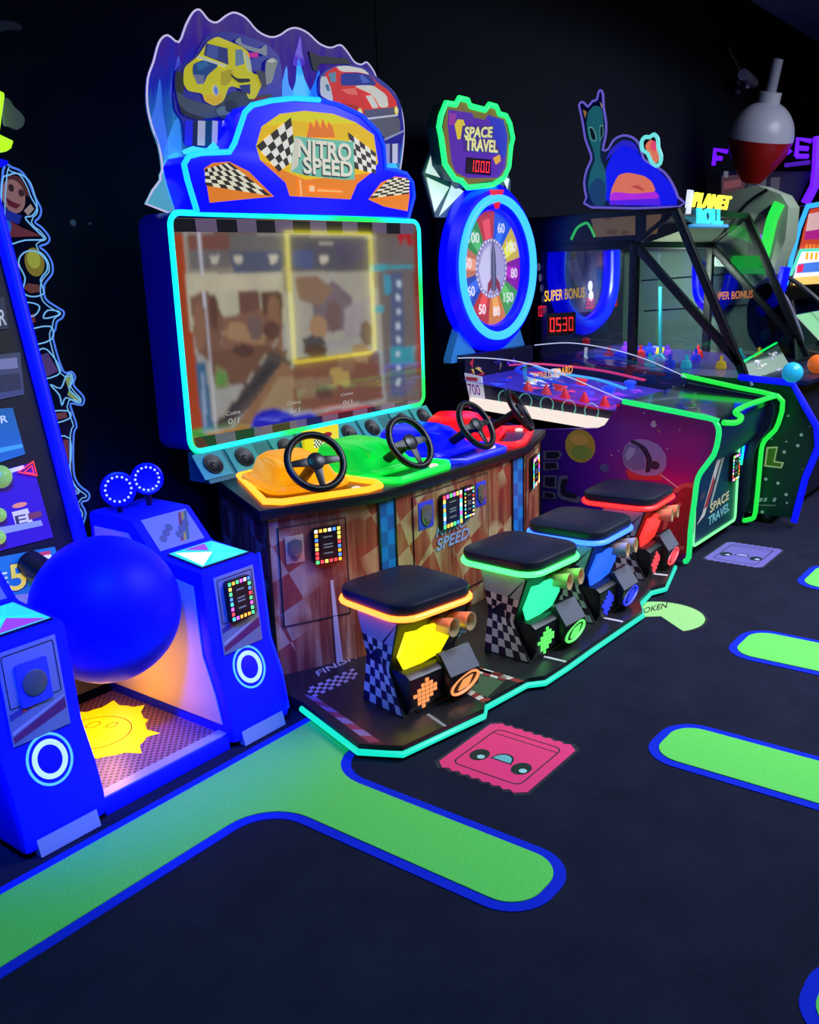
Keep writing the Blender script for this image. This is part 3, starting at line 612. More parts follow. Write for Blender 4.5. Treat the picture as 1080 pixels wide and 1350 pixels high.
# first car: yellow beetle-shaped monster truck cutout
BC = crop(230, 30, 6.75)
def cut(Y, outline, C, col_m, parent, name, lab=None, depth=0.012):
    g = G(); g.prism(ch([PY(p, Y) for p in C(*outline)]), (0,depth,0)); return part(name, g, col_m, parent, label=lab)
HALO = glowplastic('dark_blue_board', (1,2,120), 1.0)
Y1 = 3.375
c1 = cut(Y1, [(-10,640),(0,440),(60,380),(180,300),(230,200),(290,110),(400,80),(560,90),(700,140),(830,190),(930,290),(960,420),(960,680),(900,900),(520,1110),(90,1110),(80,880),(0,780)], BC, HALO, nt, 'car_board', 'cutout of a yellow monster truck')
g = G(); Y1p = Y1-0.001
def Q(col, *pts): q = [PY(p, Y1p) for p in BC(*pts)]; g.poly(ch(q) if len(q) > 4 else q, col, NY)
def QC(col, c, r, ry=None): p = PY(BC(c)[0], Y1p); g.disc(p, r, NY, col, ry)
for x0, x1, col in ((95,165,(16,22,220)),(165,208,(20,24,60)),(208,275,(200,196,190)),(275,335,(20,70,90)),(335,385,(196,194,200)),(385,425,(24,30,200)),(425,478,(190,190,196)),(478,510,(26,60,190))): Q(col, (x0,870),(x1,875),(x1-6,1095),(x0-6,1090))
Q((44,48,54), (0,440),(60,425),(90,540),(70,640),(0,620)); Q((70,82,98), (10,600),(110,680),(400,755),(400,835),(280,855),(100,795),(20,700)); Q((34,38,50), (20,700),(100,795),(280,855),(200,870),(60,820))
Q((52,66,66), (430,660),(560,600),(720,650),(860,630),(885,690),(640,720),(530,870),(400,850),(340,790)); Q((96,120,116), (360,770),(440,740),(520,750),(480,820),(380,830)); Q((30,38,40), (440,700),(520,690),(560,740),(520,800),(450,790)); Q((120,40,40), (680,670),(820,655),(820,685),(680,700))
Q((226,214,30), (75,400),(200,300),(240,240),(290,165),(370,125),(500,175),(600,220),(650,260),(665,330),(680,450),(760,470),(770,560),(710,680),(650,680),(620,600),(480,560),(430,700),(350,745),(260,700),(240,630),(110,610),(70,540))
Q((236,222,60), (340,140),(380,125),(500,180),(490,215),(350,170)); Q((240,190,30), (250,640),(430,640),(410,710),(350,742),(265,700)); Q((192,176,30), (400,440),(500,410),(520,480),(460,560),(400,560))
Q((196,212,170), (620,270),(665,330),(680,440),(640,430),(600,250)); Q((48,62,132), (270,185),(462,232),(470,378),(250,292)); Q((72,92,170), (290,195),(380,218),(370,330),(270,292)); Q((110,140,170), (530,240),(595,240),(612,370),(530,392))
Q((28,74,140), (150,370),(250,330),(390,380),(280,470),(250,548),(150,480)); Q((120,124,160), (150,460),(250,470),(250,548),(190,550)); Q((46,110,170), (180,370),(260,340),(300,380),(200,430)); Q((214,220,200), (200,295),(450,385),(440,400),(180,315))
Q((30,44,50), (480,450),(540,500),(660,500),(660,530),(560,540),(500,490)); Q((40,52,110), (560,560),(660,550),(660,640),(590,620)); QC((180,190,210), (350,605), 0.017, 0.022); QC((110,140,200), (354,608), 0.011, 0.015)
Q((150,158,166), (510,170),(572,130),(580,192),(740,242),(805,192),(806,302),(740,275),(640,250)); Q((232,40,160), (640,272),(732,268),(722,312),(652,312)); Q((150,156,140), (790,400),(800,340),(860,310),(905,345),(880,420),(850,540),(790,560)); Q((212,212,196), (800,350),(850,320),(890,345),(850,360)); Q((70,70,80), (700,420),(790,440),(800,560),(780,620),(740,520))
part('car_print', g, printed('car_art', 0.5), c1, flat=True)
# second car
CC = crop(390, 50, 6.3529)
c2 = cut(Y1, [(190,480),(190,330),(260,260),(400,215),(560,240),(700,340),(800,420),(880,540),(900,700),(910,800),(880,920),(860,1060),(700,1000),(560,700),(300,570)], CC, HALO, nt, 'car_board', 'cutout of a red racing car with white stripes')
g = G()
def Q2(col, *pts): q = [PY(p, Y1p) for p in CC(*pts)]; g.poly(ch(q) if len(q) > 4 else q, col, NY)
Q2((232,40,36), (240,300),(330,240),(420,235),(560,260),(640,330),(690,380),(780,440),(850,540),(840,640),(560,660),(500,640),(400,590),(330,560),(300,470),(250,330)); Q2((250,110,96), (380,430),(500,420),(520,480),(430,470)); Q2((178,24,26), (360,540),(500,560),(560,600),(500,640),(400,590))
Q2((26,42,150), (375,295),(520,290),(620,310),(685,400),(480,398),(375,402)); Q2((70,100,200), (530,320),(560,310),(620,370),(560,380)); Q2((236,232,220), (330,240),(420,232),(560,258),(620,310),(520,285),(380,285)); Q2((96,150,170), (270,300),(330,285),(335,370),(290,370))
Q2((226,226,210), (470,400),(640,395),(760,480),(775,580),(700,585),(650,480)); Q2((226,226,210), (580,485),(640,480),(690,585),(640,590)); Q2((206,216,200), (200,330),(250,318),(290,420),(312,540),(250,510),(200,480)); Q2((60,120,150), (240,390),(270,390),(280,450),(255,440))
Q2((84,84,112), (565,605),(830,580),(832,645),(570,665)); Q2((206,206,214), (560,672),(850,640),(850,655),(565,690)); Q2((88,88,104), (560,690),(862,655),(872,790),(740,850),(680,760)); Q2((150,154,180), (730,845),(900,770),(905,785),(740,862))
for x0, x1, col in ((700,735,(20,24,120)),(735,780,(150,150,190)),(780,800,(24,28,90)),(800,845,(206,206,214)),(845,862,(40,44,150))): Q2(col, (x0,890),(x1,885),(x1,1050),(x0,1050))
for cxy, r_ in (((530,635),0.022),((832,610),0.018)): g.disc(PY(CC(cxy)[0], Y1p), r_, NY, (240,216,90), r_*1.25); g.disc(PY(CC(cxy)[0], Y1p), r_*.6, NY, (255,246,170), r_*.75)
part('car_print', g, printed('car_art', 0.5), c2, flat=True)
g = G(); g.prism([PY(p, 3.36) for p in CC((110,110),(200,150),(420,170),(470,220),(200,215),(180,280),(150,270),(130,200))], (0,0.012,0)); wg = part('rear_wing', g, mat('dark_navy_board', (30,34,62), 0.4), nt)
# lit header frame
YM = 3.25
hd = [(215,755),(180,640),(168,585),(185,556),(230,545),(330,541),(348,510),(365,460),(385,400),(410,375),(480,358),(560,350),(650,356),(720,373),(800,410),(860,470),(880,520),(885,600),(920,606),(960,618),(982,650),(987,700),(967,775),(600,764)]
hp = ay(YM, *hd)
g = G(); g.prism(hp, (0,0.14,0)); hdr = part('header_box', g, glowplastic('header_blue', (3,6,245), 1.3), nt, bevel=0.006, label='saturated blue lit header frame')
g = G(); g.tube([p+NY*0.002 for p in ay(YM, *hd[:13])], 0.0125, False, 8); part('light_strip', g, neon('header_cyan_led', (30,225,250), 2.5), hdr)
g = G(); g.tube([p+NY*0.002 for p in ay(YM, *hd[12:23])], 0.010, False, 8); part('light_strip', g, neon('header_blue_led', (10,70,255), 2.5), hdr)
win = [(425,520),(445,450),(510,405),(600,394),(700,405),(780,435),(845,480),(860,580),(835,615),(785,655),(762,710),(545,698),(530,650),(440,570)]
g = G(); YW = YM-0.0005
def W(col, *pts): g.poly(ay(YW, *pts), col, NY)
W((236,190,16), *win); W((240,130,30), (440,570),(530,650),(545,698),(762,710),(785,655),(835,615),(800,620),(600,640)); W((226,216,30), (460,450),(510,408),(600,397),(700,408),(780,438),(700,440),(560,430))
for k, x in enumerate((618,640,662,684)): W((232,120,40), (x-14,490),(x-2,415+12*abs(k-1.5)),(x+12,450),(x+22,490))
W((222,206,150), (600,490),(700,500),(690,520),(610,515))
g.checker(ay(YW, (425,520),(548,418),(566,565),(505,612)), 5, 5, (238,234,222), (46,40,38), NY); g.checker(ay(YW, (750,470),(850,545),(850,620),(775,600)), 5, 5, (238,234,222), (60,50,56), NY)
W((112,190,168), (560,485),(770,505),(775,640),(730,640),(600,625),(545,610))
for txt, q, k in (('NITRO', ((572,560),(762,575),(762,512)), 7), ('SPEED', ((592,618),(768,632),(766,575)), 7)):
    a_, b_, c_ = ay(YW, *q)
    g.text(txt, a_-V((.008,0,.008)), b_-a_, (c_-b_), NY, 0, (50,70,72), bold=0.036); g.text(txt, a_, b_-a_, c_-b_, NY, 0, (232,226,206), bold=0.028)
W((214,208,190), (560,490),(578,495),(572,590),(545,612)); W((250,190,120), (575,640),(582,640),(586,700),(580,700)); W((250,206,160), (612,662),(630,662),(630,682),(612,682)); W((250,186,110), (640,674),(730,680),(730,686),(640,682))
part('name_panel', g, printed('marquee_print', 0.62), hdr, flat=True, label='NITRO SPEED name panel')
for nm, wn, ck in (('left', [(240,600),(270,580),(330,575),(400,610),(490,700),(380,710),(260,722)], ((242,602),(330,578),(480,698),(245,660))), ('right', [(825,710),(870,650),(920,628),(970,635),(972,700),(965,752),(880,735)], ((828,706),(905,632),(972,636),(970,690)))):
    g = G(); W((238,128,28), *wn); a_, b_, c_, d_ = ck; g.checker(ay(YW, a_, b_, c_, d_), 9, 5, (236,228,196), (40,34,30), NY); part('checker_panel', g, printed('marquee_print', 0.62), hdr, flat=True)

# ================================================================== PLATFORM
pf = thing('platform', 'low black printed platform with a glowing teal edge under the racing stools', 'platform', (NC,2.2,0))
zt = 0.058
fr = [PZ(p, 0.03) for p in ((398,933),(473,990),(531,993),(638,943),(640,932),(695,902),(719,899),(748,880),(780,857),(847,811),(843,797),(858,781),(877,776),(890,747))]
fr = [V((p.x,p.y,0)) for p in fr]
back = [V((4.80,2.25,0)),V((4.62,2.62,0)),V((4.24,3.36,0)),V((2.75,3.36,0)),V((2.43,2.68,0)),V((2.36,2.52,0))]
pl_ = fr+back
g = G(); g.prism([p+V((0,0,0.0068)) for p in pl_], (0,0,zt-0.0068))
deck_m = mat('black_printed_deck', (34,32,36), 0.3, noise=0.2)
part('deck', g, deck_m, pf, bevel=0.003)
g = G(); g.tube([V((p.x,p.y,0.026)) for p in fr], 0.013, False, 8); part('edge_light', g, neon('platform_led', (20,235,205), 2.4), pf, label='glowing teal edge light')
g = G(); g.tube([PZ(p,0.03) for p in ((372,898),(399,918))], 0.012, False, 8); part('edge_light', g, neon('platform_led', (20,235,205), 2.4), pf)
C4 = crop(370, 700, 3.6); C5 = crop(600, 620, 3.6)
def deckp(nm, col, C, *pts): g = G(); g.poly([PZ(p, zt) for p in C(*pts)], col, NZ); part(nm, g, PR, pf, flat=True)
def deckc(nm, C, q, nu, nv, ca, cb): g = G(); g.checker([PZ(p, zt) for p in C(*q)], nu, nv, ca, cb, NZ); part(nm, g, PR, pf, flat=True)
g = G(); a_, b_, c_ = [PZ(p, zt) for p in C4((180,690),(345,612),(325,590))]; g.text('FINISH', a_, (b_-a_)*1.12, (c_-b_)*0.9, NZ, 0, (190,176,160)); part('finish_lettering', g, PR, pf, flat=True)
deckc('finish_line', C4, [(115,752),(345,652),(375,690),(160,790)], 12, 4, (196,182,168), (30,26,28))
deckc('kerb_print', C4, [(112,775),(170,790),(475,1000),(420,1005)], 1, 8, (150,60,74), (150,120,150))
deckp('road_dash', (150,148,150), C4, (690,872),(705,866),(790,925),(775,930)); deckp('grass_print', (70,92,64), C4, (830,645),(1060,715),(975,795),(850,735))
for q in ([(830,622),(1075,690),(1065,712),(820,640)], [(838,720),(1000,800),(960,815),(830,740)]): deckc('kerb_print', C4, q, 7, 1, (216,206,190), (150,50,48))
deckc('kerb_print', C5, [(5,900),(330,1000),(300,1008),(-10,915)], 7, 1, (216,206,190), (150,50,48)); deckc('finish_line', C4, [(780,500),(920,420),(920,455),(790,540)], 10, 4, (150,170,200), (24,40,80))
for q in ([(425,880),(530,905),(525,912),(420,888)], [(700,695),(800,715),(795,722),(695,702)], [(920,485),(1010,495),(1010,502),(918,492)]): deckp('road_dash', (206,200,200), C5, *q)


# ================================================================== STOOLS
def bil(q, u, v): return (q[0]*(1-u)+q[1]*u)*(1-v)+(q[3]*(1-u)+q[2]*u)*v
def stool(cx, cy, rot, key, led, glow, label, zs=0.0):
    t = thing('racing_stool', label, 'stool', (cx, cy, zt+0.0012), 'racing stools on the platform'); zb = zt+0.0012
    ca, sa = math.cos(R(rot)), math.sin(R(rot))
    P = lambda x, y, z: V((cx+x*ca-y*sa, cy+x*sa+y*ca, z))
    D_ = lambda x, y, z: V((x*ca-y*sa, x*sa+y*ca, z))
    LEDm = neon(key+'_seat_led', led, 6.0); GL = neon(key+'_panel', glow, 1.6)
    o8 = lambda k: [(x*k, y*k) for x, y in rrect(-0.2,-0.2,0.2,0.2,0.085,5)]
    g = G(); g.loft([[P(x,y,0.456) for x, y in o8(0.985)],[P(x,y,0.482) for x, y in o8(1.0)],[P(x,y,0.492) for x, y in o8(0.985)],[P(x,y,0.498) for x, y in o8(0.94)],[P(x,y,0.501) for x, y in o8(0.5)]]); part('cushion', g, mat('black_vinyl', (26,27,48), 0.42), t, label='black padded seat')
    g = G(); g.prism([P(x,y,0.425) for x, y in o8(0.95)], (0,0,0.03)); part('seat_pan', g, BLACKP, t)
    g = G(); g.tube([P(x,y,0.443) for x, y in o8(1.0)], 0.0115, True, 8); part('light_ring', g, LEDm, t, label=key+' light ring under the seat')
    # pedestal: hourglass block; side plates carry the checker print
    prof = [(0.07,0.43),(-0.165,0.43),(-0.085,0.215),(-0.175,zb),(0.06,zb),(0.05,0.22),(0.045,0.31)]
    wx = [0.19,0.19,0.165,0.185,0.185,0.165,0.165]
    g = G(); g._add([P(-w_,y,z) for (y,z), w_ in zip(prof,wx)]+[P(w_,y,z) for (y,z), w_ in zip(prof,wx)], [tuple(range(7)), tuple(range(13,6,-1))]+[(i,i+7,(i+1)%7+7,(i+1)%7) for i in range(7)])
    body = part('pedestal', g, mat('pedestal_black', (26,26,34), 0.4), t)
    for s in (-1, 1):
        n = D_(s,0,0); g = G(); white, dark = (246,230,216), (50,30,42)
        up_ = [P(s*0.189,0.066,0.425),P(s*0.189,-0.16,0.425),P(s*0.165,-0.085,0.215),P(s*0.165,0.05,0.24)]; lo = [P(s*0.165,0.05,0.24),P(s*0.165,-0.085,0.215),P(s*0.185,-0.172,zt+0.004),P(s*0.185,0.06,zt+0.004)]
        g.checker(lo, 6, 5, white, dark, n); g.poly([bil(up_,0,0),bil(up_,1,0),bil(up_,1,.5),bil(up_,0,.5)], (190,184,196), n, g.lift); g.checker([bil(up_,0,.5),bil(up_,1,.5),up_[2],up_[3]], 6, 3, white, dark, n)
        part('side_print', g, printed('side_checker', 0.0, 0.35, noise=0.12), body, flat=True)
    g = G(); g.tube([P(-0.19,-0.165,0.425),P(-0.167,-0.085,0.215),P(-0.187,-0.175,zt+0.006)], 0.005, False, 6); part('edging', g, BLACKP, body)
    g = G(); g.tube([P(0.19,-0.165,0.425),P(0.167,-0.085,0.215),P(0.187,-0.175,zt+0.006)], 0.005, False, 6); part('edging', g, BLACKP, body)
    # lit panel in the waist
    nb = D_(0,-0.94,-0.35); g = G(); g.prism([P(x,y-0.004,z) for x, y, z in ((-0.155,-0.160,0.385),(-0.10,-0.160,0.378),(-0.06,-0.160,0.385),(0.045,-0.160,0.375),(0.085,-0.132,0.30),(0.045,-0.12,0.24),(-0.13,-0.115,0.215),(-0.172,-0.128,0.285))], nb*0.012); part('lit_panel', g, GL, t, label=key+' glowing panel')
    # engine block below
    ep = [(-0.085,0.215),(-0.17,0.285),(-0.215,0.19),(-0.235,0.12),(-0.20,zt+0.008),(-0.15,zt+0.008)]
    ep = [(-0.07,0.225),(-0.168,0.222),(-0.192,0.205),(-0.192,0.10),(-0.175,zb+0.004),(-0.12,zb+0.004)]
    g = G(); g.prism([P(-0.165,y,z) for y, z in ep], D_(0.33,0,0)); g.prism([P(0.005,y,z) for y, z in ((-0.15,0.25),(-0.165,0.252),(-0.228,0.165),(-0.222,0.095),(-0.19,0.08))], D_(0.165,0,0)); eb = part('engine_block', g, mat('engine_black', (18,18,24), 0.35), t, bevel=0.006)
    g = G(); g.prism([P(x,y,z) for x, y, z in ((0.01,-0.170,0.250),(0.165,-0.170,0.250),(0.165,-0.227,0.170),(0.01,-0.227,0.170))], D_(0,-0.004,0.004)); part('grey_plate', g, mat('grey_plate', (96,98,112), 0.45), eb)
    # pixel grille cells (arrow shape)
    G1 = neon(key+'_grille', {'amber':(255,165,95),'green':(110,255,120),'blue':(40,60,255),'red':(255,80,90)}[key], 1.2); rows = [(2,5),(1,6),(0,7),(1,6),(2,5),(2,5),(3,4)]
    g = G(); n = D_(0,-1,0)
    for r_, (a, b) in enumerate([(3,4),(2,5),(1,6),(0,6),(1,5),(1,4),(2,3)]):
        for c_ in range(a, b):
            x0 = -0.150+c_*0.0205; z0 = 0.192-r_*0.0165
            yy = -0.1935
            y1_ = -0.1935
            g.prism([P(x0,yy,z0),P(x0+0.016,yy,z0),P(x0+0.016,y1_,z0-0.013),P(x0,y1_,z0-0.013)], D_(0,-0.003,0))
    part('grille', g, G1, eb, kind='stuff')
    g = G(); cc = P(0.088,-0.228,0.128); uu = D_(1,0,0.25).normalized(); vv = D_(0,0.15,0.98).normalized(); nn_ = uu.cross(vv)
    g.tube([cc+uu*0.074*math.cos(2*math.pi*k/28)+vv*0.029*math.sin(2*math.pi*k/28)-nn_*0.0 for k in range(28)], 0.006, True, 6)
    g.loft([[cc+uu*x+vv*y+nn_*h for x, y in ((-0.04,-0.012),(0.01,-0.016),(0.042,0.012),(-0.01,0.016))] for h in (-0.004,0.006)]); part('emblem', g, G1, eb)
    # twin exhausts
    for x in (0.03, 0.12):
        g = G(); a = P(x-0.02,-0.13,0.365); b = P(x,-0.235,0.37); ax = (b-a).normalized()
        g.lathe([(0.026,0),(0.030,0.06),(0.036,0.10),(0.036,0.106),(0.028,0.104),(0.024,0.06),(0.001,0.058)], a, ax, 18); part('exhaust', g, mat('brass_pipe', (226,190,140), 0.3, 0.35), t)
    return t
stool(2.665, 2.115, -10, 'amber', (255,226,80), (255,245,10), 'stool with an amber light ring, nearest the blue ball machine')
stool(3.335, 2.005, -4, 'green', (120,255,190), (60,250,190), 'stool with a green light ring, second along the platform')
stool(3.87, 1.995, 0, 'blue', (90,185,255), (40,110,255), 'stool with a blue light ring, third along the platform')
stool(4.56, 2.065, 3, 'red', (255,60,60), (255,60,50), 'stool with a red light ring, farthest along the platform')
# ================================================================== BALL MACHINE
bm_ = thing('ball_machine', 'blue-lit arcade machine with a giant blue ball between two pillars', 'arcade machine', (1.73,2.8,0))
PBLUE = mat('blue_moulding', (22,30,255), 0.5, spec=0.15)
SILV = mat('silver_panel', (150,146,158), 0.45, 0.2)
prof = [(2.40,0.02),(2.40,0.10),(2.425,0.20),(2.475,0.33),(2.50,0.655),(2.76,0.675),(2.88,0.80),(3.15,0.80),(3.15,0.02)]
DECKART = [(60,220,200),(90,240,120),(240,250,240),(70,150,250),(150,60,220),(40,200,230)]
def pillar(x0, x1, inner, lab):
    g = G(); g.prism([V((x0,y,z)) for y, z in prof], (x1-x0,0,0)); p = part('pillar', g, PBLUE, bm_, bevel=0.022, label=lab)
    xi = inner; s = 1 if inner == x0 else -1
    g = G(); q = [(2.45,0.09),(2.475,0.20),(2.525,0.34),(2.545,0.60),(2.78,0.63),(2.90,0.745),(3.11,0.745),(3.11,0.09)]
    g.prism([V((xi,y,z)) for y, z in q], (-s*0.006,0,0)); part('inner_panel', g, mat('pale_laminate', (214,190,190), 0.5), p, bevel=0.002)
    # front plate with ring light
    d = V((0,0.025,0.325)).normalized(); n = V((0,-d.z,d.y)); c = V(((x0+x1)/2,2.487,0.49)); u = V((1,0,0))
    g = G(); g.prism([c+u*a+d*b for a, b in ((-.095,-.155),(.095,-.155),(.095,.135),(-.095,.135))], n*0.006); fp_ = part('front_plate', g, SILV, p, bevel=0.002)
    g = G(); g.tube([c+n*0.0065+u*a+d*b for a, b in rrect(-.083,-.04,.083,.122,.004,2)], 0.0015, True, 5); part('door_gap', g, DOOR, fp_)
    if inner == x0: reader(bm_, c+n*0.006+d*0.035, u, d, n, 0.115, 0.155)
    else:
        g = G(); g.prism([c+n*0.006+u*a+d*b for a, b in rrect(-.052,-.05,.052,.085,.008,2)], n*0.008); cp = part('coin_plate', g, BLUEP, bm_, bevel=0.002)
        g = G(); g.lathe([(0.04,0),(0.04,0.006),(0.03,0.01),(0.001,0.01)], c+n*0.013+d*0.018, n, 18); part('coin_slot', g, mat('dark_steel', (70,66,58), 0.3, 0.8), cp)
    g = G(); 
    for col, a in (((120,40,80),[(-.09,-.145),(.09,-.10),(.09,-.065),(-.09,-.125)]), ((190,175,170),[(-.09,-.12),(.09,-.06),(.09,-.055),(-.09,-.108)]), ((70,60,120),[(-.09,-.075),(.02,-.05),(.02,-.03),(-.09,-.055)])): g.poly([c+u*p_+d*q_+n*0.006 for p_, q_ in a], col, n)
    [g.poly([c+u*(-.05+.022*k+a)+d*(-.065+.005*k+b)+n*0.006 for a, b in ((0,0),(.016,.003),(.016,.026),(0,.023))], (190,60,66), n) for k in range(4)]; part('plate_print', g, PR, p, flat=True)
    d2 = V((0,0.05,0.13)).normalized(); n2 = V((0,-d2.z,d2.y)); c2_ = V(((x0+x1)/2,2.452,0.262))
    for r_, m_, w_ in ((0.076, neon('ring_lamp_pale', (90,205,255), 1.8), 0.004), (0.052, neon('ring_lamp_white', (190,240,255), 2.2), 0.0085)):
        g = G(); g.tube([c2_+n2*0.004+u*math.cos(2*math.pi*k/36)*r_*0.92+d2*math.sin(2*math.pi*k/36)*r_ for k in range(36)], w_, True, 8); part('ring_light', g, m_, p, label='round white ring light')
    g = G(); g.lathe([(0.062,-0.004),(0.062,0.004),(0.001,0.006)], c2_, n2, 28); part('speaker_cover', g, BLUEBODY, p)
    # sloped art panel and lit deck display
    d3 = V((0,0.12,0.125)).normalized(); n3 = V((0,-d3.z,d3.y)); c3 = V(((x0+x1)/2,2.82,0.7375))
    g = G(); g.prism([c3+u*a+d3*b for a, b in ((-.105,-.075),(.105,-.075),(.105,.07),(-.105,.07))], n3*0.003); ap = part('rules_panel', g, mat('grey_rules_panel', (140,140,150), 0.5), p)
    g = G()
    for k in range(6): a = -.08+.032*k; g.disc(c3+u*a*0.8+d3*(-0.03+0.02*(k % 3))+n3*0.003, 0.016, n3, (90,92,104), up=(1,0,0)); 
    part('rules_print', g, PR, ap, flat=True); g = G()
    for k, col in enumerate(((150,40,50),(200,160,50),(60,110,80))): g.poly([c3+n3*0.003+u*(a+0.014*k)+d3*b for a, b in ((0.0,-.06),(.012,-.06),(.075,.06),(.063,.06))], col, n3)
    part('rules_stripes', g, PR, ap, flat=True)
    d4 = V((0,0.26,0.02)).normalized(); n4 = V((0,-d4.z,d4.y)); c4_ = V(((x0+x1)/2,2.625,0.667))
    g = G(); q4 = [c4_+u*a+d4*b for a, b in ((-.115,-.10),(.115,-.10),(.105,.105),(-.105,.105))]; g.prism(q4, n4*0.006); dk = part('deck_display', g, BLACKP, p)
    g = G(); random.seed(3+int(x0*10))
    g.poly([c4_+u*a+d4*b+n4*0.006 for a, b in ((-.11,-.095),(.11,-.095),(.10,.10),(-.10,.10))], (40,205,190), n4)
    for tri in (((-.1,-.09),(.02,.0),(-.08,.09)),((.1,-.09),(.02,.0),(-.06,-.09)),((.1,.09),(.02,.01),(.1,-.05)),((-.04,.09),(.02,.02),(.06,.09))): g.poly([c4_+u*a+d4*b+n4*0.006 for a, b in tri], random.choice(DECKART), n4)
    part('deck_print', g, printed('deck_screen', 0.9), dk, flat=True)
    g = G(); g.prism([V((x0+0.04,2.385,0.005)),V((x1-0.04,2.385,0.005)),V((x1-0.04,2.405,0.075)),V((x0+0.04,2.405,0.075))], (0,0.05,0)); part('kick_plate', g, mat('pale_metal', (170,175,195), 0.4, 0.3), p)
    return p
BLUEP = mat('blue_coin_plate', (60,70,225), 0.4)
pillar(2.0, 2.285, 2.0, 'right pillar with card reader'); pillar(1.185, 1.47, 1.47, 'left pillar with coin door')
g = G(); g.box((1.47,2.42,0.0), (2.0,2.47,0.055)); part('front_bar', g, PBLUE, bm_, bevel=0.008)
g = G(); g.box((1.46,2.47,0.0), (2.01,3.15,0.035)); part('base', g, BLACKP, bm_)
g = G(); g.box((1.472,2.435,0.055), (1.998,2.478,0.061)); part('metal_strip', g, mat('pale_metal', (170,175,195), 0.4, 0.3), bm_)
def perforated():
    m, N, L, b = _new('perforated_mat'); b.inputs['Roughness'].default_value = 0.4
    tc = N.new('ShaderNodeTexCoord'); mp = N.new('ShaderNodeMapping'); mp.inputs['Rotation'].default_value = (0,0,R(45)); mp.inputs['Scale'].default_value = (52,52,52); L.new(tc.outputs['Object'], mp.inputs[0])
    v = N.new('ShaderNodeTexVoronoi'); v.voronoi_dimensions = '2D'; v.inputs['Scale'].default_value = 1.0; v.inputs['Randomness'].default_value = 0.0; L.new(mp.outputs[0], v.inputs['Vector'])
    r = N.new('ShaderNodeValToRGB'); r.color_ramp.elements[0].position = 0.30; r.color_ramp.elements[0].color = (0.02,0.01,0.03,1); r.color_ramp.elements[1].position = 0.34; r.color_ramp.elements[1].color = (0.30,0.14,0.22,1)
    L.new(v.outputs['Distance'], r.inputs[0]); L.new(r.outputs[0], b.inputs['Base Color']); return m
g = G(); g.box((1.472,2.478,0.035), (1.998,3.12,0.05)); mt_ = part('foot_mat', g, perforated(), bm_)
g = G(); zc = 0.0504; c = V((1.74,2.86,zc)); random.seed(5)
pts = []
for k in range(44):
    a = 2*math.pi*k/44; r_ = 0.19*(1+0.12*math.sin(3*a)) + (0.05 if k % 4 == 1 else 0)*random.random()
    pts.append(c+V((r_*1.05*math.cos(a), r_*1.05*math.sin(a), 0)))
g.poly(pts, (255,214,0), NZ)
for sc_, yy in ((0.10,0.0),):
    ro = [c+V((0.13*math.cos(2*math.pi*k/30),0.13*math.sin(2*math.pi*k/30),0)) for k in range(30)]; ri = [c+V((0.126*math.cos(2*math.pi*k/30),0.126*math.sin(2*math.pi*k/30),0)) for k in range(30)]
    g._add([p+NZ*0.0012 for p in ro+ri], [(i,(i+1)%30,30+(i+1)%30,30+i) for i in range(30)], (110,50,0))
for dx, dy, r_ in ((-0.05,0.05,0.035),(0.03,0.06,0.03),(0.07,0.0,0.025)):
    ro = [c+V((dx+r_*math.cos(2*math.pi*k/20),dy+r_*.7*math.sin(2*math.pi*k/20),0)) for k in range(20)]; ri = [c+V((dx+(r_-.004)*math.cos(2*math.pi*k/20),dy+(r_*.7-.004)*math.sin(2*math.pi*k/20),0)) for k in range(20)]
    g._add([p+NZ*0.0012 for p in ro+ri], [(i,(i+1)%20,20+(i+1)%20,20+i) for i in range(20)], (110,50,0))
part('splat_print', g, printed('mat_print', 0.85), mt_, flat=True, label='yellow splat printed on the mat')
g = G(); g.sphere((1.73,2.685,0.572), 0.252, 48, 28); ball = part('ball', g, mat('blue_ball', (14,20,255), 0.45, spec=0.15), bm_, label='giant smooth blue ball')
g = G(); g.tube([V((1.73,2.9,0.60)),V((1.73,3.14,0.66))], 0.05, False, 16); part('ball_arm', g, BLACKP, bm_)
# tall sloped target board behind the ball
bo = V((1.7,3.165,0.72)); bd = V((0,0.25,1.08)).normalized(); bn = V((0,-bd.z,bd.y))
def onb(p, h=0.0): return PP(p, bo+bn*h, bn)
g = G(); g.prism([V((x,0,0))+V((0,bo.y,bo.z))+bd*b for x, b in ((1.25,-0.60),(1.95,-0.60),(1.95,1.75),(1.25,1.75))], -bn*0.05); tb = part('target_board', g, mat('board_black', (12,12,20), 0.4), bm_)
g = G(); g.tube([V((1.955,0,0))+V((0,bo.y,bo.z))+bd*b+bn*0.01 for b in (-0.60,0.2,1.0,1.75)], 0.026, False, 10); part('edge_light', g, BLUETUBE, tb, label='thick blue light tube')
E2 = crop(0, 350, 2.872)
def card(col, outl, deco=(), name='target_card'):
    g = G(); g.prism([onb(p) for p in E2(*outl)], bn*0.008); k = part(name, g, printed('card_print', 0.3), tb)
    k.data.color_attributes['Col'].data.foreach_set('color', [v for _ in range(len(k.data.loops)) for v in (*lin(col), 1.0)])
    for i_, d_ in enumerate(deco):
        g = G(); g.lift = 0.008+0.0003*i_
        if d_[0] == 'p': g.poly([onb(p) for p in E2(*d_[2])], d_[1], bn)
        if d_[0] == 't': a_, b_, c_ = [onb(p) for p in E2(*d_[2])]; g.text(d_[3], a_, b_-a_, c_-a_, bn, 0, d_[1])
        if d_[0] == 'o': g.disc(onb(E2(d_[2])[0]), d_[3], bn, d_[1], d_[4], up=(0,0,1))
        part('card_print', g, printed('card_print_lit', 0.5), k, flat=True)
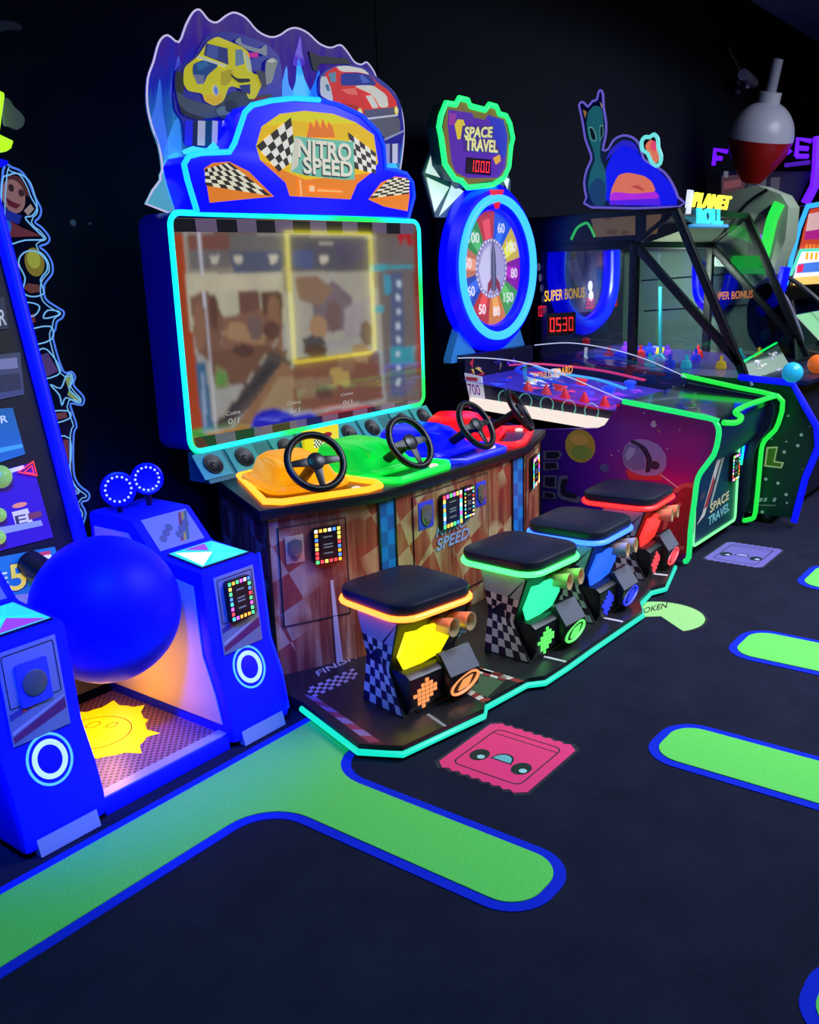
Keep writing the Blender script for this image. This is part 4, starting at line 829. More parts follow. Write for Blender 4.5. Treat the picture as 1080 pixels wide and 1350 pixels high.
card((60,62,78), [(-60,130),(12,120),(28,240),(-60,250)], [('t',(210,210,220),[(-5,230),(22,226),(-12,170)],'R')])
card((78,84,104), [(-60,345),(72,330),(88,490),(-60,520)], [('p',(130,130,160),[(-50,360),(60,350),(64,390),(-50,400)]),('p',(46,48,64),[(-50,420),(70,410),(78,470),(-50,490)])])
card((34,120,128), [(-60,548),(44,540),(92,715),(-60,765)], [('p',(70,170,160),[(-50,700),(80,676),(84,690),(-50,722)]),('t',(225,235,240),[(0,600),(26,594),(-4,572)],'R')])
card((64,18,128), [(-60,790),(118,748),(198,1030),(-60,1095)], [('p',(220,220,235),[(30,772),(84,757),(90,770),(34,788)]),('o',(250,150,80),(70,908),0.03,0.009),('p',(226,216,200),[(40,935),(100,920),(125,985),(60,1000)]),('t',(60,56,52),[(58,985),(100,976),(50,950)],'E'),('p',(150,160,150),[(-50,1000),(150,965),(158,985),(-50,1030)]),('p',(120,60,60),[(100,940),(150,930),(155,950),(105,965)])])
card((30,128,136), [(-60,1115),(203,1065),(232,1150),(150,1330),(-60,1340)], [('p',(200,60,60),[(120,1092),(185,1080),(188,1094),(124,1106)]),('p',(235,235,235),[(124,1106),(188,1094),(192,1108),(128,1122)]),('p',(120,130,140),[(-50,1260),(120,1240),(110,1330),(-50,1330)]),('t',(30,36,90),[(34,1240),(104,1226),(22,1132)],'5'),('t',(238,226,60),[(36,1236),(98,1222),(26,1136)],'5'),('t',(220,230,230),[(0,1210),(26,1204),(-4,1166)],'E')])
g = G(); tri = [onb(p, 0.02) for p in E2((70,782),(126,742),(140,795))]; g.tube(tri, 0.0035, True, 6); tri = [onb(p, 0.02) for p in E2((92,782),(120,758),(128,788))]; g.tube(tri, 0.003, True, 6); part('red_neon_mark', g, neon('red_neon', (255,70,60), 2.0), tb)
for p_ in ((0,800),(-4,945),(-6,1030)):
    g = G(); g.sphere(onb(E2(p_)[0], 0.03), 0.026 if p_[1] > 900 else 0.042, 20, 12); part('green_bumper', g, glowplastic('lime_bumper', (170,230,70), 0.35), tb)
# clear cutout art board beside the slope
YA_ = 3.47
art = [(4,225),(16,221),(30,228),(40,245),(45,258),(54,275),(52,286),(46,293),(55,300),(65,313),(62,321),(52,325),(60,332),(68,345),(69,360),(61,371),(58,378),(60,394),(75,405),(84,411),(82,419),(75,424),(73,434),(70,447),(83,489),(94,490),(99,497),(97,508),(110,523),(108,534),(93,532),(96,545),(101,562),(97,573),(97,621),(104,639),(117,650),(116,659),(107,663),(113,677),(106,696),(96,690),(60,560),(28,440),(2,330)]
ap_ = smooth([PY(p, YA_) for p in art], 3)
g = G(); g.prism(ap_, (0,0.008,0)); ab = part('art_board', g, mat('dark_acrylic', (20,24,44), 0.15), bm_, label='dark cutout board with glowing pale blue outlines')
EDGE = neon('pale_blue_edge', (110,180,240), 1.0)
g = G(); g.tube(ap_, 0.0042, True, 6); part('outline', g, neon('art_edge_blue', (70,120,235), 1.0), ab)
A1 = crop(0, 100, 4.5)
inn = []
for i in range(len(ap_)):
    t_ = (ap_[(i+1) % len(ap_)]-ap_[i-1]).normalized(); inn.append(ap_[i]+V((t_.z,0,-t_.x))*0.016+NY*0.002)
g = G(); g.tube(inn, 0.0022, True, 5); part('inner_outline', g, EDGE, ab)
def lines(C, *loops):
    for lp in loops:
        q = [PY(p, YA_-0.003) for p in C(*lp)]; g = G(); g.tube(smooth(q, 3), 0.0028, True, 5); part('line', g, EDGE, ab)
lines(A1, [(10,640),(50,590),(110,580),(170,620),(200,690),(220,780),(190,830),(150,840),(180,880),(230,930),(260,970),(150,975),(60,1000),(10,990)], [(110,1110),(140,1050),(210,1040),(270,1090),(280,1150),(240,1210),(260,1290),(190,1310),(135,1280),(150,1200)])
lines(E2, [(70,150),(110,140),(150,155),(130,190),(80,190)], [(165,200),(180,170),(225,175),(215,190)], [(100,250),(190,230),(195,280),(110,300)], [(140,330),(180,320),(230,400),(170,430),(120,420)], [(190,450),(230,465),(250,420),(270,410),(275,440),(262,470),(305,510),(295,520),(250,500),(235,530),(225,490)], [(160,560),(255,550),(262,580),(180,600)], [(190,660),(265,655),(262,770),(225,790),(200,740)], [(245,880),(265,820),(300,860),(270,865)])
g = G()
def AP(C, col, *pts): g.poly([PY(p, YA_-0.001) for p in C(*pts)], col, NY)
def AO(C, col, c, rx, ry): g.disc(PY(C(c)[0], YA_-0.001), rx, NY, col, ry)
g = G(); AP(A1, (96,40,44), (15,640),(60,585),(120,600),(165,660),(175,720),(120,690),(60,640),(30,680)); AO(A1, (176,120,110), (80,715), 0.048, 0.062); AP(A1, (110,24,40), (30,720),(80,750),(125,765),(95,790),(50,770)); AO(A1, (60,30,40), (65,665), 0.012, 0.014); AO(A1, (60,30,40), (125,695), 0.012, 0.014); AP(A1, (20,40,150), (0,760),(50,800),(130,830),(110,880),(20,850)); AP(A1, (190,160,150), (140,800),(180,760),(200,790),(165,830)); part('figure_print', g, printed('art_lit', 0.35), ab, flat=True)
g = G(); AP(A1, (122,44,52), (0,860),(60,860),(130,900),(250,950),(120,955),(0,960)); AO(A1, (40,110,190), (30,890), 0.026, 0.03); part('car_print', g, printed('art_lit', 0.35), ab, flat=True)
g = G(); AO(A1, (150,130,40), (205,1105), 0.042, 0.055); AO(A1, (190,190,60), (200,1090), 0.028, 0.034); part('balloon_print', g, printed('art_lit', 0.35), ab, flat=True)
g = G(); AP(A1, (120,60,50), (140,1260),(165,1230),(230,1240),(240,1280),(180,1290)); part('toy_print', g, printed('art_lit', 0.35), ab, flat=True)
g = G(); AP(A1, (110,40,60), (50,1120),(80,1100),(85,1160),(70,1190)); part('toy_print', g, printed('art_lit', 0.35), ab, flat=True)
g = G(); AP(E2, (120,44,50), (70,205),(130,180),(135,215),(75,230)); part('toy_print', g, printed('art_lit', 0.35), ab, flat=True)
g = G(); AP(E2, (110,40,46), (80,270),(105,260),(108,300),(88,300)); part('toy_print', g, printed('art_lit', 0.35), ab, flat=True)
g = G(); AP(E2, (90,60,110), (150,340),(180,330),(220,400),(170,425)); part('toy_print', g, printed('art_lit', 0.35), ab, flat=True)
g = G(); AP(E2, (110,150,90), (100,380),(130,360),(140,400),(110,420)); part('toy_print', g, printed('art_lit', 0.35), ab, flat=True)
g = G(); AP(E2, (150,170,90), (245,425),(268,412),(272,440),(258,465)); part('toy_print', g, printed('art_lit', 0.35), ab, flat=True)
g = G(); AP(E2, (150,170,90), (262,470),(305,505),(295,520),(255,490)); part('toy_print', g, printed('art_lit', 0.35), ab, flat=True)
g = G(); AP(E2, (120,60,56), (180,565),(250,555),(255,575),(190,590)); part('toy_print', g, printed('art_lit', 0.35), ab, flat=True)
g = G(); AP(E2, (130,56,52), (200,665),(235,660),(232,760),(205,720)); part('toy_print', g, printed('art_lit', 0.35), ab, flat=True)
g = G(); AP(E2, (120,50,50), (240,660),(260,660),(258,765),(240,770)); part('toy_print', g, printed('art_lit', 0.35), ab, flat=True)
g = G(); AP(E2, (160,140,150), (250,875),(265,825),(295,858)); part('toy_print', g, printed('art_lit', 0.35), ab, flat=True)
g = G(); AP(E2, (40,90,120), (255,910),(295,905),(315,950),(270,960)); part('toy_print', g, printed('art_lit', 0.35), ab, flat=True)
g = G(); AP(A1, (250,60,220), (90,1120),(110,1115),(120,1135),(100,1140)); part('toy_print', g, printed('art_lit', 0.35), ab, flat=True)

# top sign of the ball machine: lime letter and grey figure
g = G(); g.prism([PY(p, 3.40) for p in A1((-40,60),(0,85),(30,100),(30,130),(0,345),(85,385),(70,430),(40,450),(0,445),(-40,430))], (0,0.06,0)); part('sign_letter', g, neon('lime_letter', (190,255,30), 1.3), bm_, bevel=0.008, label='lime green glowing sign letter')
g = G(); g.prism(smooth([PY(p, 3.46) for p in A1((30,140),(60,145),(85,185),(110,205),(145,250),(140,290),(105,318),(60,300),(25,280))], 3), (0,0.012,0)); part('sign_figure', g, mat('grey_print', (150,142,146), 0.5), bm_)
g = G(); g.prism(smooth([PY(p, 3.40) for p in A1((-30,490),(50,505),(30,535),(-30,545))], 2), (0,0.05,0)); part('sign_base', g, BLUEBODY, bm_)
g = G(); g.prism([PY(p, 3.42) for p in ((-6,27),(8,27),(20,29),(29,34),(29,39),(14,38),(-6,43))], (0,0.02,0)); part('sign_tip', g, mat('tip_grey', (90,80,96), 0.4), bm_)
# round lamps on the right pillar
for p_, r_ in (((156,645),0.066),((194,631),0.062)):
    c = PY(p_, 3.0); n = V((-0.55,-0.8,0.2)).normalized(); u = V((0,0,1)).cross(n).normalized(); v = n.cross(u)
    g = G(); g.lathe([(0.02,-0.05),(r_*0.8,-0.035),(r_,-0.005),(r_,0.005),(r_*.9,0.008),(r_*.6,0.004),(0.001,0.004)], c, n, 28); lp = part('round_lamp', g, BLUEBODY, bm_, label='round blue lamp ringed with white points')
    g = G()
    for k in range(16):
        a = 2*math.pi*k/16; g.lathe([(0.001,0),(0.005,0.002),(0.001,0.007)], c+n*0.006+(u*math.cos(a)+v*math.sin(a))*r_*0.72, n, 6)
    part('lamp_points', g, neon('white_point', (200,225,255), 2.5), lp, kind='stuff')
    g = G(); g.tube([c-v*r_*.9-n*0.01, V((c.x,c.y+0.005,0.80))], 0.012, False, 8); part('lamp_foot', g, BLACKP, lp)
g = G(); g.tube([V((2.284,2.508,0.655)),V((2.284,2.484,0.33)),V((2.284,2.434,0.20)),V((2.284,2.41,0.05))], 0.007, False, 8); part('corner_light', g, neon('corner_blue', (6,40,255), 14.0), bm_, label='blue corner light of the right pillar')
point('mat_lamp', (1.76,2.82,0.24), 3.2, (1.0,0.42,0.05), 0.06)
# ================================================================== PINBALL WHEEL MACHINE
XL, XR = 4.92, 5.90
pn = thing('space_pinball', 'pinball cabinet with a prize wheel, green neon edges and an astronaut side print', 'arcade machine', (5.41,2.6,0))
C7 = crop(780, 400, 3.6); C5b = crop(590, 440, 4.1538)
def sx(X, C, *pts): return [PX(p, X) for p in C(*pts)]
front_l = [(475,1230),(470,1080),(490,930),(500,850),(520,800),(580,720),(600,650),(605,600),(590,565)]
side = [V((XL,3.48,0.03)),V((XL,1.88,0.03))] + sx(XL, C7, *[(478,1090),(490,930),(500,850),(520,800),(580,720),(600,650),(605,600),(580,552),(150,465)]) + sx(XL, C5b, (935,400),(900,445),(860,500),(820,517)) + [V((XL,2.86,0.70)),V((XL,3.48,0.78))]
g = G(); g.prism(side, (0.03,0,0)); 
def spaceprint():
    m, N, L, b = _new('space_side_print'); b.inputs['Roughness'].default_value = 0.3
    tc = N.new('ShaderNodeTexCoord'); sp_ = N.new('ShaderNodeSeparateXYZ'); L.new(tc.outputs['Object'], sp_.inputs[0])
    t = N.new('ShaderNodeTexNoise'); t.inputs['Scale'].default_value = 2.2; t.inputs['Detail'].default_value = 3; L.new(tc.outputs['Object'], t.inputs['Vector'])
    mr = N.new('ShaderNodeMapRange'); mr.inputs['From Min'].default_value = 0.35; mr.inputs['From Max'].default_value = -0.9; L.new(sp_.outputs['Y'], mr.inputs[0])
    ad = N.new('ShaderNodeMath'); ad.operation = 'MULTIPLY_ADD'; ad.inputs[1].default_value = 0.4; L.new(t.outputs['Fac'], ad.inputs[0]); L.new(mr.outputs[0], ad.inputs[2])
    r = N.new('ShaderNodeValToRGB'); e = r.color_ramp.elements; e[0].position = 0.15; e[0].color = (*lin((20,20,120)),1); e[1].position = 1.0; e[1].color = (*lin((190,30,160)),1); k = e.new(0.6); k.color = (*lin((96,22,205)),1)
    L.new(ad.outputs[0], r.inputs[0]); L.new(r.outputs[0], b.inputs['Base Color']); return m
pl_side = part('side_panel', g, spaceprint(), pn, label='violet side panel with planet and astronaut')
g = G(); g.prism([p+V((XR-XL-0.03,0,0)) for p in side], (0.03,0,0)); part('side_panel', g, mat('side_dark', (20,20,60), 0.4), pn)
g = G(); XP = XL-0.0005
def SP(C, col, *pts): q = sx(XP, C, *pts); g.poly(ch(q) if len(q) > 5 else q, col, NX)
def SO(C, col, c, rx, ry): g.disc(PX(C(c)[0], XP), rx, NX, col, ry)
SO(C5b, (170,150,60), (727,615), 0.10, 0.10); SO(C5b, (120,150,70), (735,650), 0.07, 0.045); SO(C5b, (196,160,80), (720,580), 0.06, 0.035)
part_planet = part('planet_print', g, printed('side_art_glow', 0.12), pl_side, flat=True)  # side prints carry a faint painted glow in place of neon light
g = G(); pts = [(145,720),(160,670),(200,645),(260,645),(320,670),(355,720),(355,780),(320,815),(250,820),(190,800),(155,770)]
SP(C7, (190,50,60), (160,790),(340,790),(330,840),(180,835)); SP(C7, (150,120,190), *pts); SP(C7, (40,30,70), (195,645),(260,680),(290,740),(280,800),(255,805),(262,740),(235,690),(180,655)); SP(C7, (110,104,170), (148,715),(170,665),(215,670),(250,720),(258,790),(200,790),(160,765)); SP(C7, (150,150,210), (160,720),(180,680),(210,690),(200,720),(170,750)); SO(C7, (50,36,70), (300,768), 0.03, 0.025)
part('helmet_print', g, printed('side_art_glow', 0.12), pl_side, flat=True)
g = G(); SP(C7, (176,34,52), (270,1080),(330,1010),(400,930),(430,860),(480,850),(488,940),(470,1080),(470,1180),(410,1195),(340,1150)); SP(C7, (220,96,96), (350,1000),(420,940),(430,960),(370,1010),(350,1090),(370,1150),(440,1150),(440,1170),(360,1165),(335,1090)); SP(C7, (214,80,90), (385,890),(420,858),(480,850),(486,880),(440,870),(400,905))
SP(C7, (230,180,190), (325,812),(330,810),(412,872),(408,876)); part('suit_print', g, printed('side_art_glow', 0.12), pl_side, flat=True)
g = G(); SP(C7, (180,160,200), (285,560),(300,555),(310,580),(295,590),(280,580)); SP(C7, (200,120,90), (305,590),(330,610),(322,615)); SO(C7, (70,80,150), (62,780), 0.03, 0.025)
for q in ((130,700),(96,720),(360,690),(420,600),(250,520)): SO(C7, (210,210,240), q, 0.004, 0.004)
part('star_print', g, printed('side_art_glow', 0.12), pl_side, flat=True)
g = G()
for q in ([(525,640),(615,640),(630,660),(610,690),(525,690)], [(525,700),(605,700),(615,740),(525,750)], [(525,775),(600,775),(600,850),(525,840)], [(610,775),(660,775),(660,790),(640,860),(735,895),(725,930),(600,900)], [(525,860),(590,870),(600,905),(525,900)]):
    SP(C5b, (128,126,165), *q); cc_ = sum((V(p) for p in q), V((0,0)))/len(q); SP(C5b, (36,34,66), *[tuple(cc_+(V(p)-cc_)*0.72) for p in q])
part('side_lettering', g, PR, pl_side, flat=True, label='grey outlined letters on the side')
# green light edges
gl = sx(XL-0.008, C7, (440,1225),(462,1205),(470,1080),(490,930),(500,850),(520,800),(580,720),(600,650),(605,600),(590,565),(560,545),(150,465))
g = G(); g.tube(smooth(gl, 2, False), 0.0155, False, 8); part('edge_light', g, neon('pin_green_led', (20,235,120), 2.6), pn, label='green neon edge of the near side')
gr = sx(XR+0.01, C7, (720,1030),(760,1022),(778,990),(797,800),(806,700),(822,650),(872,600),(896,540),(906,490),(885,440),(700,400),(430,340))
g = G(); g.tube(smooth(gr, 2, False), 0.0155, False, 8); part('edge_light', g, neon('pin_green_led2', (30,240,70), 2.6), pn)
a_ = gl[-2]; 
lip = [gl[8], PZ(C7((650,552))[0],0.83), PZ(C7((672,512))[0],0.845), PZ(C7((760,482))[0],0.86), gr[8]+V((0,0,0.01))]
lip = [V((4.925,1.70,0.825)), V((5.02,1.66,0.815)), V((5.12,1.67,0.83)), V((5.2,1.73,0.845)), V((5.5,1.745,0.85)), V((5.9,1.72,0.85))]
g = G(); g.tube(smooth(lip, 4, False), 0.0155, False, 8); part('edge_light', g, neon('pin_green_led2', (30,240,70), 2.6), pn)
# front panel and top deck
g = G(); g.prism([V((XL+0.03,1.93,0.04)),V((XL+0.03,1.90,0.50)),V((XL+0.03,1.80,0.62)),V((XL+0.03,1.76,0.80)),V((XL+0.03,2.1,0.80)),V((XL+0.03,2.1,0.04))], (XR-XL-0.06,0,0)); fpn = part('front_panel', g, mat('navy_front', (20,30,84), 0.35), pn)
g = G(); g.prism([V((XL+0.03,1.745,0.80)),V((XL+0.03,1.745,0.825)),V((XL+0.03,2.33,0.885)),V((XL+0.03,2.33,0.80))], (XR-XL-0.06,0,0)); dk_ = part('top_deck', g, mat('deck_gloss', (16,18,34), 0.15, coat=0.5), pn)
for x, y in ((5.05,1.92),(5.2,2.0)):
    g = G(); g.lathe([(0.045,0),(0.045,0.012),(0.03,0.012),(0.03,0.004),(0.001,0.004)], (x,y,0.84+(y-1.745)*0.1), (0,-0.1,1), 24); part('deck_ring', g, CHROME, pn)
yf = 1.895
def fy(*pts): return [PY(p, yf) for p in pts]
g = G(); rec = fy((941,607),(983,587),(988,592),(987,601),(972,690),(919,725)); rec = [V((5.03,yf,0.60)),V((5.74,yf-0.0,0.60)),V((5.77,yf,0.57)),V((5.77,yf,0.08)),V((5.06,yf,0.05)),V((5.03,yf,0.08))]
g = G(); g.prism([V((5.03,1.885,0.06)),V((5.77,1.885,0.06)),V((5.77,1.885,0.56)),V((5.03,1.885,0.56))], (0,0.02,0)); fd = part('front_door', g, mat('navy_door', (20,52,72), 0.3), pn)
yd = 1.884
g = G(); g.tube([V((x,yd-0.004,z)) for x, z in rrect(5.045,0.075,5.755,0.545,0.03,3)], 0.008, True, 6); part('door_light', g, neon('door_green', (140,255,180), 1.6), fd)
g = G(); q = lambda *p: [V((x,yd,z)) for x, z in p]
g.poly(q((5.10,0.19),(5.18,0.24),(5.38,0.52),(5.47,0.54),(5.40,0.46),(5.22,0.22)), (196,190,182), NY); g.poly(q((5.20,0.26),(5.26,0.27),(5.36,0.40),(5.34,0.44)), (150,50,50), NY); g.poly(q((5.13,0.32),(5.2,0.33),(5.22,0.37),(5.15,0.37)), (60,64,80), NY); g.poly(q((5.30,0.28),(5.33,0.27),(5.52,0.545),(5.48,0.545)), (150,160,150), NY); part('rocket_print', g, printed('side_art_glow', 0.12), fd, flat=True)
g = G()
for k, (tx, x0, x1, z) in enumerate((('SPACE',5.30,5.62,0.215),('TRAVEL',5.28,5.64,0.14))): g.text(tx, V((x0,yd-0.001,z)), V((x1-x0,0,0.02)), V((0,0,0.055)), NY, 0.002, ((200,196,150),(120,190,190),(196,190,160))[k])
part('door_lettering', g, printed('side_art_glow', 0.12), fd)
reader(pn, V((5.665,1.882,0.43)), (1,0,0), (0,0,1), (0,-1,0), 0.13, 0.17)
g = G(); g.tube([V((5.83,1.885,0.45)),V((5.835,1.875,0.55)),V((5.82,1.87,0.60))], 0.012, False, 8); part('blue_strip_light', g, BLUETUBE, pn)
g = G(); g.tube([V((5.80,1.875,0.42)),V((5.81,1.87,0.55)),V((5.79,1.865,0.61))], 0.006, False, 8); part('cyan_strip_light', g, CYAN, pn)
# playfield
def fz(y): return 0.88+(y-2.33)*0.13
pfq = [V((XL+0.10,2.33,fz(2.33))),V((XR-0.03,2.33,fz(2.33))),V((XR-0.03,3.4,fz(3.4))),V((XL+0.10,3.4,fz(3.4)))]
g = G(); g.prism([p-V((0,0,0.20)) for p in pfq], (0,0,0.16)); fld = part('playfield', g, mat('playfield_base', (30,30,70), 0.4), pn)
nf = V((0,-0.13,1)).normalized(); g = G(); pfp = lambda x, y: V((x,y,fz(y)-0.04))
g.poly([pfp(XL+.03,2.33),pfp(XR-.03,2.33),pfp(XR-.03,3.4),pfp(XL+.03,3.4)], (50,40,150), nf)
random.seed(11)
for k in range(46):
    x = random.uniform(XL+.08,XR-.12); y = random.uniform(2.4,3.3); a = random.random()*6; r_ = random.uniform(0.02,0.08)
    g.poly([pfp(x+r_*math.cos(a+2*math.pi*j/3)*random.uniform(.6,1.6), y+r_*math.sin(a+2*math.pi*j/3)) for j in range(3)], random.choice([(230,60,120),(60,80,250),(240,240,250),(130,50,220),(60,200,230),(40,40,200),(240,90,40),(30,24,120)]), nf)
part('playfield_print', g, printed('field_lit', 0.8), fld, flat=True)
for k, (col, pts) in enumerate((((60,90,255),((5.12,2.5),(5.08,2.8),(5.2,3.15),(5.45,3.25))),((255,70,130),((5.7,2.5),(5.76,2.85),(5.6,3.2),(5.35,3.3))),((90,220,255),((5.3,2.45),(5.42,2.7),(5.38,3.0),(5.5,3.2))))):
    g = G(); q = smooth([V((x,y,fz(y)+0.03)) for x, y in pts], 5, False); g.tube(q, 0.006, False, 6); g.tube([p+V((0.035,0,0)) for p in q], 0.006, False, 6); part('ball_ramp', g, glowplastic('ramp_%d' % k, col, 0.22), pn)
g = G(); g.box((XL+0.06,3.40,0.90), (XR-0.06,3.46,1.13)); bk = part('back_box', g, mat('tower_navy', (12,14,44), 0.4), pn)
g = G(); g.lift = 0.001; random.seed(21)
for k in range(22):
    x = random.uniform(XL+.1,XR-.15); z = random.uniform(0.92,1.08); g.poly([V((x+random.uniform(-.06,.06),3.40,z+random.uniform(-.04,.04))) for _ in range(3)], random.choice([(200,40,60),(120,40,200),(230,190,80),(60,70,220),(220,120,160),(40,30,110)]), NY)
part('back_box_print', g, printed('field_dim', 0.4), bk, flat=True)
g = G(); g.prism([V((XL+0.031,2.36,0.72)),V((XL+0.031,3.35,0.80)),V((XL+0.031,3.35,0.865)),V((XL+0.031,2.36,0.785))], (0.05,0,0)); part('white_light_rail', g, neon('warm_white_rail', (250,235,225), 1.0), pn)
for k in range(5):
    y = 2.45+0.13*k; g = G(); g.lathe([(0.035,0),(0.034,0.01),(0.006,0.07),(0.001,0.072)], V((XL+0.12,y,fz(y)-0.05)), NZ, 14); part('red_cone', g, glowplastic('red_cone', (230,40,60), 0.35), pn)
    g = G(); c = V((XL+0.055,2.50+0.15*k,0.83+0.012*k)); g.tube([c+V((0,math.cos(2*math.pi*j/20)*0.045,math.sin(2*math.pi*j/20)*0.045)) for j in range(20)], 0.004, True, 6); part('clear_ring', g, glowplastic('pale_green_ring', (120,220,190), 0.3), pn)
for k in range(7):
    x = XL+0.2+0.1*k; y = 2.6+0.25*(k % 3); g = G(); g.lathe([(0.03,0),(0.03,0.03),(0.04,0.035),(0.04,0.05),(0.015,0.06),(0.001,0.06)], V((x,y,fz(y)-0.045)), NZ, 16); part('bumper', g, glowplastic(('blue_bumper','red_bumper','white_bumper')[k % 3], ((50,90,255),(255,60,60),(240,240,250))[k % 3], 0.4), pn)
# clear arched side sheets with bright edges
CLR = clear('clear_acrylic', (225,232,250), 0.14)
def arch_sheet(X, pts, C, lab):
    cv = smooth(pts, 5, False); g = G(); low = [V((X,p.y,fz(p.y)-0.06 if p.y > 2.33 else 0.87)) for p in cv]
    g._add(cv+low, [(i,i+1,len(cv)+i+1,len(cv)+i) for i in range(len(cv)-1)]); part('clear_side', g, CLR, pn)
    g = G(); g.tube(cv, 0.0035, False, 6); part('clear_edge', g, neon('acrylic_edge', (190,200,240), 1.0), pn)
arch_sheet(XL+0.02, [PX(p, XL+0.02) for p in ((604,472),(640,472),(690,478),(745,495),(790,514),(823,528))], None, '')
arch_sheet(XR-0.02, [PX(p, XR-0.02) for p in ((705,455),(750,452),(800,459),(850,473),(905,497))], None, '')
g = G(); g.text('BONUS BOARD', PX((704,503),5.15), PX((755,492),5.15)-PX((704,503),5.15), V((0,0,0.05)), NX, 0, (255,170,40)); part('reflected_lettering', g, printed('amber_lit', 1.0), pn, flat=True)  # reflection of the lit bonus sign, built as glowing letters
q4 = [PX(p, XL+0.05) for p in C5b((92,215),(185,235),(205,380),(125,370))]; g = G(); g.prism(q4, (0.01,0,0)); sc4 = part('score_sign', g, glowplastic('white_sign', (225,225,235), 0.5), pn)
g = G(); g.text('700', q4[3]+(q4[0]-q4[3])*0.25+(q4[2]-q4[3])*0.05, (q4[2]-q4[3])*0.8, (q4[0]-q4[3])*0.38, NX, 0, (120,30,160)); g.poly([q4[3]+(q4[0]-q4[3])*b+(q4[2]-q4[3])*a for a, b in ((.05,.75),(.85,.75),(.85,.88),(.05,.88))], (180,60,60), NX); part('score_print', g, LIT, sc4, flat=True)
# back tower with wheel
YWH = 3.46; wc = V((5.375,YWH,1.665)); RW = 0.535
g = G(); g.prism([V((4.98,3.50,0.75)),V((5.84,3.50,0.75)),V((5.76,3.50,1.30)),V((5.66,3.50,2.2)),V((5.14,3.50,2.2)),V((5.06,3.50,1.30))], (0,0.20,0)); part('back_tower', g, mat('tower_navy', (12,14,44), 0.4), pn)
g = G(); g.lathe([(RW*0.68,0.02),(RW*0.70,0.05),(RW*0.80,0.075),(RW*0.92,0.07),(RW,0.03),(RW,-0.03),(RW*.95,-0.04),(RW*0.68,-0.04),(RW*0.68,0.02)], wc, NY, 64, caps=False); wr = part('wheel_rim', g, glowplastic('wheel_blue', (1,3,235), 1.4), pn, label='blue lit wheel surround')
g = G(); rt = RW*0.815; g.tube([wc+V((rt*math.cos(2*math.pi*k/72),-0.075,rt*math.sin(2*math.pi*k/72))) for k in range(72)], 0.028, True, 10); part('cyan_ring_light', g, neon('wheel_cyan', (70,215,255), 2.4), wr)
g = G(); g.lathe([(RW*0.69,-0.02),(RW*0.69,0.015),(0.001,0.015)], wc, NY, 60); disc_ = part('prize_wheel', g, mat('wheel_white', (200,190,210), 0.35), pn)
segs = [('60',(40,90,210)),('100',(226,196,60)),('80',(150,30,150)),('150',(80,160,70)),('80',(220,130,60)),('50',(190,60,60)),('60',(50,80,170)),('50',(200,120,90)),('100',(60,150,80)),('',(196,60,70))]
r1, r0 = RW*0.68, RW*0.36
for k, (tx, col) in enumerate(segs):
    a = R(90-25-36*k); g = G(); g.lift = 0.0155
    arcp = lambda r_, d: wc+V((r_*math.cos(a+R(d)),0,r_*math.sin(a+R(d))))
    g.poly([arcp(r0, d) for d in range(-18,19,6)]+[arcp(r1, d) for d in range(18,-19,-6)], col, NY)
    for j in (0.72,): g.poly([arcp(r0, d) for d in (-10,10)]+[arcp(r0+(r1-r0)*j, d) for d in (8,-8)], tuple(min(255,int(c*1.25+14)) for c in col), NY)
    ctr_ = wc+V((math.cos(a)*(r0+r1)*0.51,0,math.sin(a)*(r0+r1)*0.51)); wd = 0.042*len(tx)
    if tx: g.text(tx, ctr_-V((wd/2,0,0.032)), V((wd,0,0)), V((0,0,0.064)), NY, 0.002, (245,240,230))
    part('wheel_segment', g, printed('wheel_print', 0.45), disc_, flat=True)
g = G(); g.lift = 0.0155; g.disc(wc, r0, NY, (150,140,180), seg=40)
for k in range(32): a = 2*math.pi*k/32; g.disc(wc+V((r0*.93*math.cos(a),0,r0*.93*math.sin(a))), 0.0085, NY, (250,245,250), seg=8, h=0.0168)
g.disc(wc, r0*0.84, NY, (178,170,206), seg=40); g.poly([wc+V((x*r0,0,z*r0)) for x, z in ((-.55,-.7),(-.8,0),(-.5,.55),(-.1,.78),(-.1,-.78))], (214,208,232), NY); part('hub_face', g, printed('wheel_print', 0.45), disc_, flat=True)
g = G(); g.lift = 0.018; z_ = lambda *p: [wc+V((x*r0,0,z*r0)) for x, z in p]
g.poly(z_((.1,1.02),(.24,.5),(.28,-.1),(.26,-.75),(-.02,-.75),(-.04,-.1),(-.02,.5)), (84,84,112), NY); g.poly(z_((.1,1.02),(.17,.5),(.16,-.75),(.08,-.75),(.06,.5)), (120,120,150), NY); g.poly(z_((-.02,-.3),(-.26,-.5),(-.3,-.85),(-.02,-.62)), (150,60,80), NY); g.poly(z_((.26,-.3),(.5,-.5),(.54,-.85),(.26,-.62)), (150,60,80), NY); g.poly(z_((.06,-.75),(.18,-.75),(.12,-.9)), (200,120,90), NY); part('rocket_print', g, printed('wheel_print', 0.45), disc_, flat=True)
g = G(); g.prism([PY(p, YWH-0.09) for p in ((648,250),(665,250),(658,275),(656,275))], (0,0.02,0)); part('pointer', g, neon('red_pointer', (235,20,50), 1.0), pn, bevel=0.003)
for s in (-1, 1):
    g = G(); g.prism([wc+V((s*x,0,z)) for x, z in ((0.22,-0.50),(0.36,-0.37),(0.46,-0.55),(0.46,-0.58),(0.12,-0.58))], (0,0.06,0)); part('wheel_foot', g, glowplastic('pale_blue_foot', (50,130,210), 0.3), pn)
